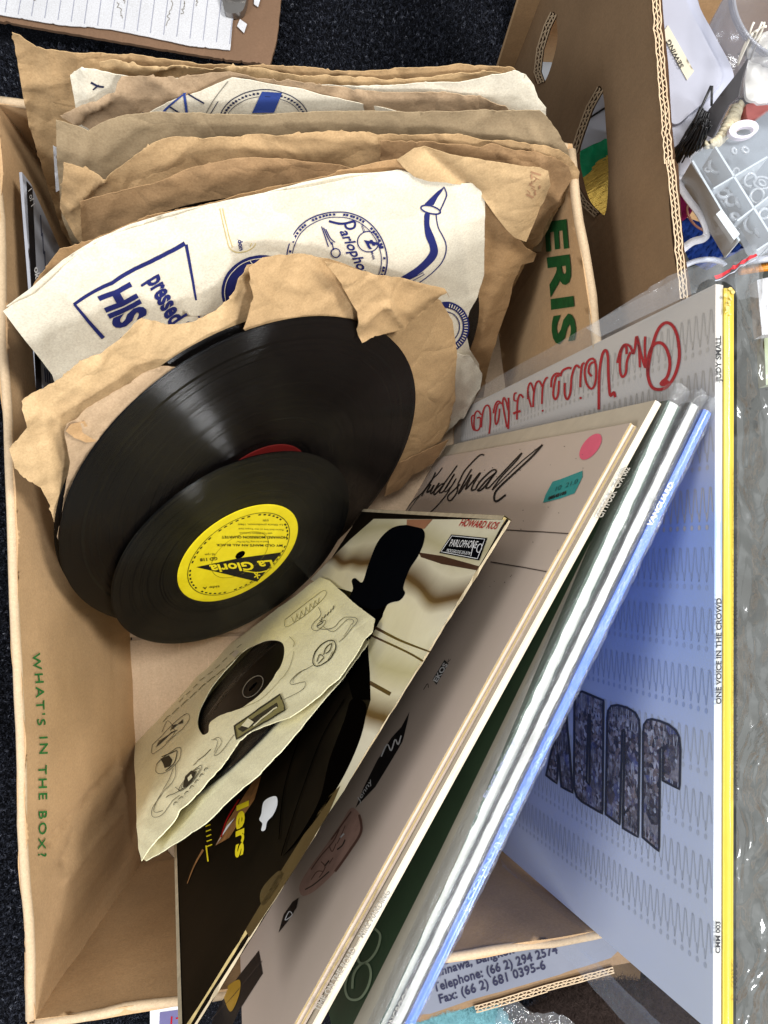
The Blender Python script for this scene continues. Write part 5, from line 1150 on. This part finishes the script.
ring('white_hoop', 'white plastic hoop edge showing just above the clear bag', 'hoop', (702, 272), 24, 12, -10, .20, .0016, white_plastic, 180, 350)
g = G(); g.tube([P(740, 271, .17), P(800, 262, .17)], .0028, 0, 6); g.obj('pencil', m_flat('orange_paint', (220, 140, 40), .35, .4), label='orange yellow pencil at the right edge behind the clear bag', cat='pencil')
g = G(); g.tube([P(742, 262, .18), P(800, 254, .178)], .0022, 0, 8); g.obj('cable', white_plastic, label='white plastic cable above the orange pencil at the right edge', cat='cable')
g = G(); g.slab(HZ(.05, lambda x, y: .012*nz((x/60, y/60), 91)+.022*(.5-abs(nz((x/34+nz((x/60, y/60), 8), y/70), 92))**.7)), [(660, 235), (830, 235), (900, 700), (860, 1200), (640, 1200), (650, 900)], .01, 8, 0)
g.obj('grey_bag', m_flat('grey_plastic_fabric', (56, 59, 57), .5, .2, bump=.2, var=.25, scale=5), label='folded grey plastic material lying below the clear bag at the right', cat='bag')
g = G(); g.slab(HZ(.13), [(757, 280), (800, 270), (800, 330), (762, 335)], .01, 6, 0); g.obj('paper_pad', whitepaper, label='pale grey pad edge at the right side behind the clear bag', cat='pad')
g = G(); g.slab(HZ(.10), [(764, 335), (800, 330), (800, 380), (766, 385)], .01, 6, 0); g.obj('sage_card', m_flat('sage_paper', (170, 180, 150), .7, .2), label='small sage green card at the right edge', cat='card')
# things seen through the hand holes
g = G(); g.slab(HZ(.02), [(532, -30), (575, -30), (575, 120), (526, 120)], .02, 12, 0); g.stroke(HZ(.02), [(540, 52), (562, 46)], 1.5, 1, .001)
g.obj('grey_folder', [m_flat('grey_blue_plastic', (140, 146, 154), .4, .4), ink_black], label='grey blue plastic folder glimpsed through the upper hand hole', cat='folder')
g = G(); g.slab(HZ(.095), [(572, 85), (640, 80), (640, 170), (566, 170)], .01, 10, 0); g.stroke(HZ(.095), [(584, 122), (612, 104)], 2.0, 1, .001, smooth=False)
g.obj('white_folder', [white_plastic, ink_black], label='white plastic sheet with a dark line seen through the lower hand hole', cat='folder')
g = G(); g.slab(HZ(.105, lambda x, y: .003*nz((x/9, y/9), 93)), [(571, 158), (582, 150), (604, 140), (640, 140), (640, 180), (571, 190)], .006, 4, 0)
g.obj('green_cloth', m_flat('green_cloth_weave', (14, 128, 84), .6, .2, bump=.4), label='bright green cloth seen through the lower hand hole above the yarn', cat='cloth')
g = G(); random.seed(4)
for k in range(46):
    u = k/45; a0 = P(572+random.uniform(-2, 2), 176+u*56, .085+.022*math.sin(u*3.1)); a1 = P(634, 146+u*50+random.uniform(-1, 1), .10+.02*math.sin(u*3.1)); mm = (a0+a1)/2+Vector((0, .010*(1-2*u), .010))
    pts = [a0*(1-t_)**2+mm*2*t_*(1-t_)+a1*t_*t_ for t_ in [i/14 for i in range(15)]]
    g.tube([p+Vector((0, .0003*math.sin(i*2.2+k), .0004*math.cos(i*2.2+k))) for i, p in enumerate(pts)], .0011, 0, 6)
g.obj('yarn_skein', m_flat('gold_yarn', (196, 164, 78), .8, .2, bump=.8, scale=300, var=.3), label='skein of shiny golden yarn seen through the lower hand hole', cat='yarn')
# ------------------------------------------------------------------ bottom edge things
pb = thing('cardboard_flap', 'cardboard piece with a grey printed Bangkok address label below the front of the box', 'cardboard', P(520, 980, .1))
S = plane3((430, 960, .165), (610, 936, .165), (520, 1000, .150))
g = G(); g.slab(S, [(400, 940), (430, 935), (640, 905), (700, 930), (700, 950), (611, 966), (540, 986), (474, 1006), (420, 1022), (390, 1020)], .005, 8, 0)
flute_edge(g, (474, 1004), (545, 983), S.shift(.0004), 6.5, 9, 2, .6, off=.0005, mliner=1, mdark=2)
flute_edge(g, (545, 983), (612, 965), S.shift(.0004), 5.5, 8, 2, .4, off=.0005, mliner=1, mdark=2)
g.obj('panel', [board_dk, board_cut, dark_hole], pb)
g = G(); S2 = S.shift(.0009, lambda x, y: .0004*nz((x/12, y/12), 95)); g.slab(S2, [(404, 945), (440, 938), (620, 910), (640, 930), (611, 958), (545, 979), (474, 999), (430, 1014), (398, 1016)], .0003, 7, 0)
B = 1
g.text(S2, 'Yannawa, Bangkok 10120', (430, 978), (545, 943), (428.6, 969.5), B, .0004, bold=.025, space=1.05)
g.text(S2, 'Telephone: (66 2) 294 2574', (434, 991.5), (558, 952.5), (432, 983), B, .0004, bold=.025, space=1.05)
g.text(S2, 'Fax: (66 2) 681 0395-6', (440, 1003), (546, 968), (438, 994.5), B, .0004, bold=.025, space=1.05)
g.text(S2, 'Chongnonsri Road, Thailand', (420, 968), (540, 934), (418, 960), B, .0004, bold=.025)
g.obj('address_label', [m_flat('grey_label_paper', (112, 115, 126), .5, .3, var=.06), m_flat('label_ink', (40, 40, 62), .6, .2)], pb)
def fuzz(name, mat, label, cat, cx, cy, rx, ry, z_, h_, n_, L_, r_, seed, kind=None):
    random.seed(seed); g = G()
    def hz(x, y): q = 1-((x-cx)/rx)**2-((y-cy)/ry)**2; return z_+h_*math.sqrt(max(0, q))
    S = HZ(0); o = ellipse(cx, cy, rx*.97, ry*.97, 0, 40)
    g.slab(lambda x, y, off=0: P(x, y, hz(x, y)-.0015+off+.0012*nz((x/5, y/5), seed)), o, .002, 4, 0)
    for _ in range(n_):
        a = random.uniform(0, 6.28); q = math.sqrt(random.random()); x = cx+rx*q*math.cos(a); y = cy+ry*q*math.sin(a)
        p = P(x, y, hz(x, y)); d_ = Vector((random.uniform(-1, 1), random.uniform(-1, 1), random.uniform(-.1, .7))).normalized()*L_*random.uniform(.5, 1.2)
        b_ = Vector((random.uniform(-1, 1), random.uniform(-1, 1), random.uniform(-.4, .6)))*L_*.35; s_ = Vector((-d_.y, d_.x, 0)).normalized()*r_; V = []
        for k in range(5):
            t_ = k/4; c_ = p+d_*(t_-.4)+b_*4*t_*(1-t_)*.6; V += [c_-s_*(1-t_*.5), c_+s_*(1-t_*.5)]
        g.add(V, [(2*k, 2*k+1, 2*k+3, 2*k+2) for k in range(4)], 0)
    return g.obj(name, mat, label=label, cat=cat)
fuzz('teal_wool', m_flat('teal_wool_fibre', (124, 176, 184), .9, .1, var=.2, scale=300), 'fluffy pale teal wool at the bottom edge beside the blue spine', 'wool', 458, 1030, 52, 33, .135, .016, 7000, .007, .00012, 31)
fuzz('brown_fleece', m_flat('brown_fleece_fibre', (52, 42, 38), .9, .1, var=.4, scale=300), 'dark brown fuzzy fleece at the bottom edge under the address label', 'fleece', 618, 1030, 98, 52, .085, .02, 13000, .008, .00013, 32)
g = G(); g.slab(HZ(.145, lambda x, y: .012*math.exp(-((x-522)**2+(y-1015)**2)/500)+.003*nz((x/7, y/7), 97)+.002*abs(nz((x/3, y/3), 98))), catmull([(500, 1000), (512, 994), (530, 1004), (556, 1012), (575, 1024), (580, 1050), (505, 1050), (494, 1024)], n=4), 0, 3, 0)
g.obj('cellophane_wrap', m_clear('cellophane', .6, bodyf=.08, bump=1.2, scale=80, rough=.06), label='crinkled clear cellophane wrapper at the bottom edge between teal wool and fleece', cat='wrapper')
g = G(); S = HZ(.02); g.slab(S, [(150, 1006), (190, 1002), (200, 1060), (150, 1060)], .001, 8, 0); g.poly(S, [(160, 1012), (190, 1008), (190, 1050), (158, 1050)], 1, .0003); g.stroke(S, [(172, 1016), (170, 1040)], 1.5, 2, .0006); g.stroke(S, [(176, 1018), (186, 1016)], 1.5, 2, .0006)
g.obj('printed_leaflet', [whitepaper, m_flat('purple_grey_print', (96, 92, 130), .5, .3), ink_red], label='small purple and white printed leaflet on the carpet below the box front', cat='leaflet')
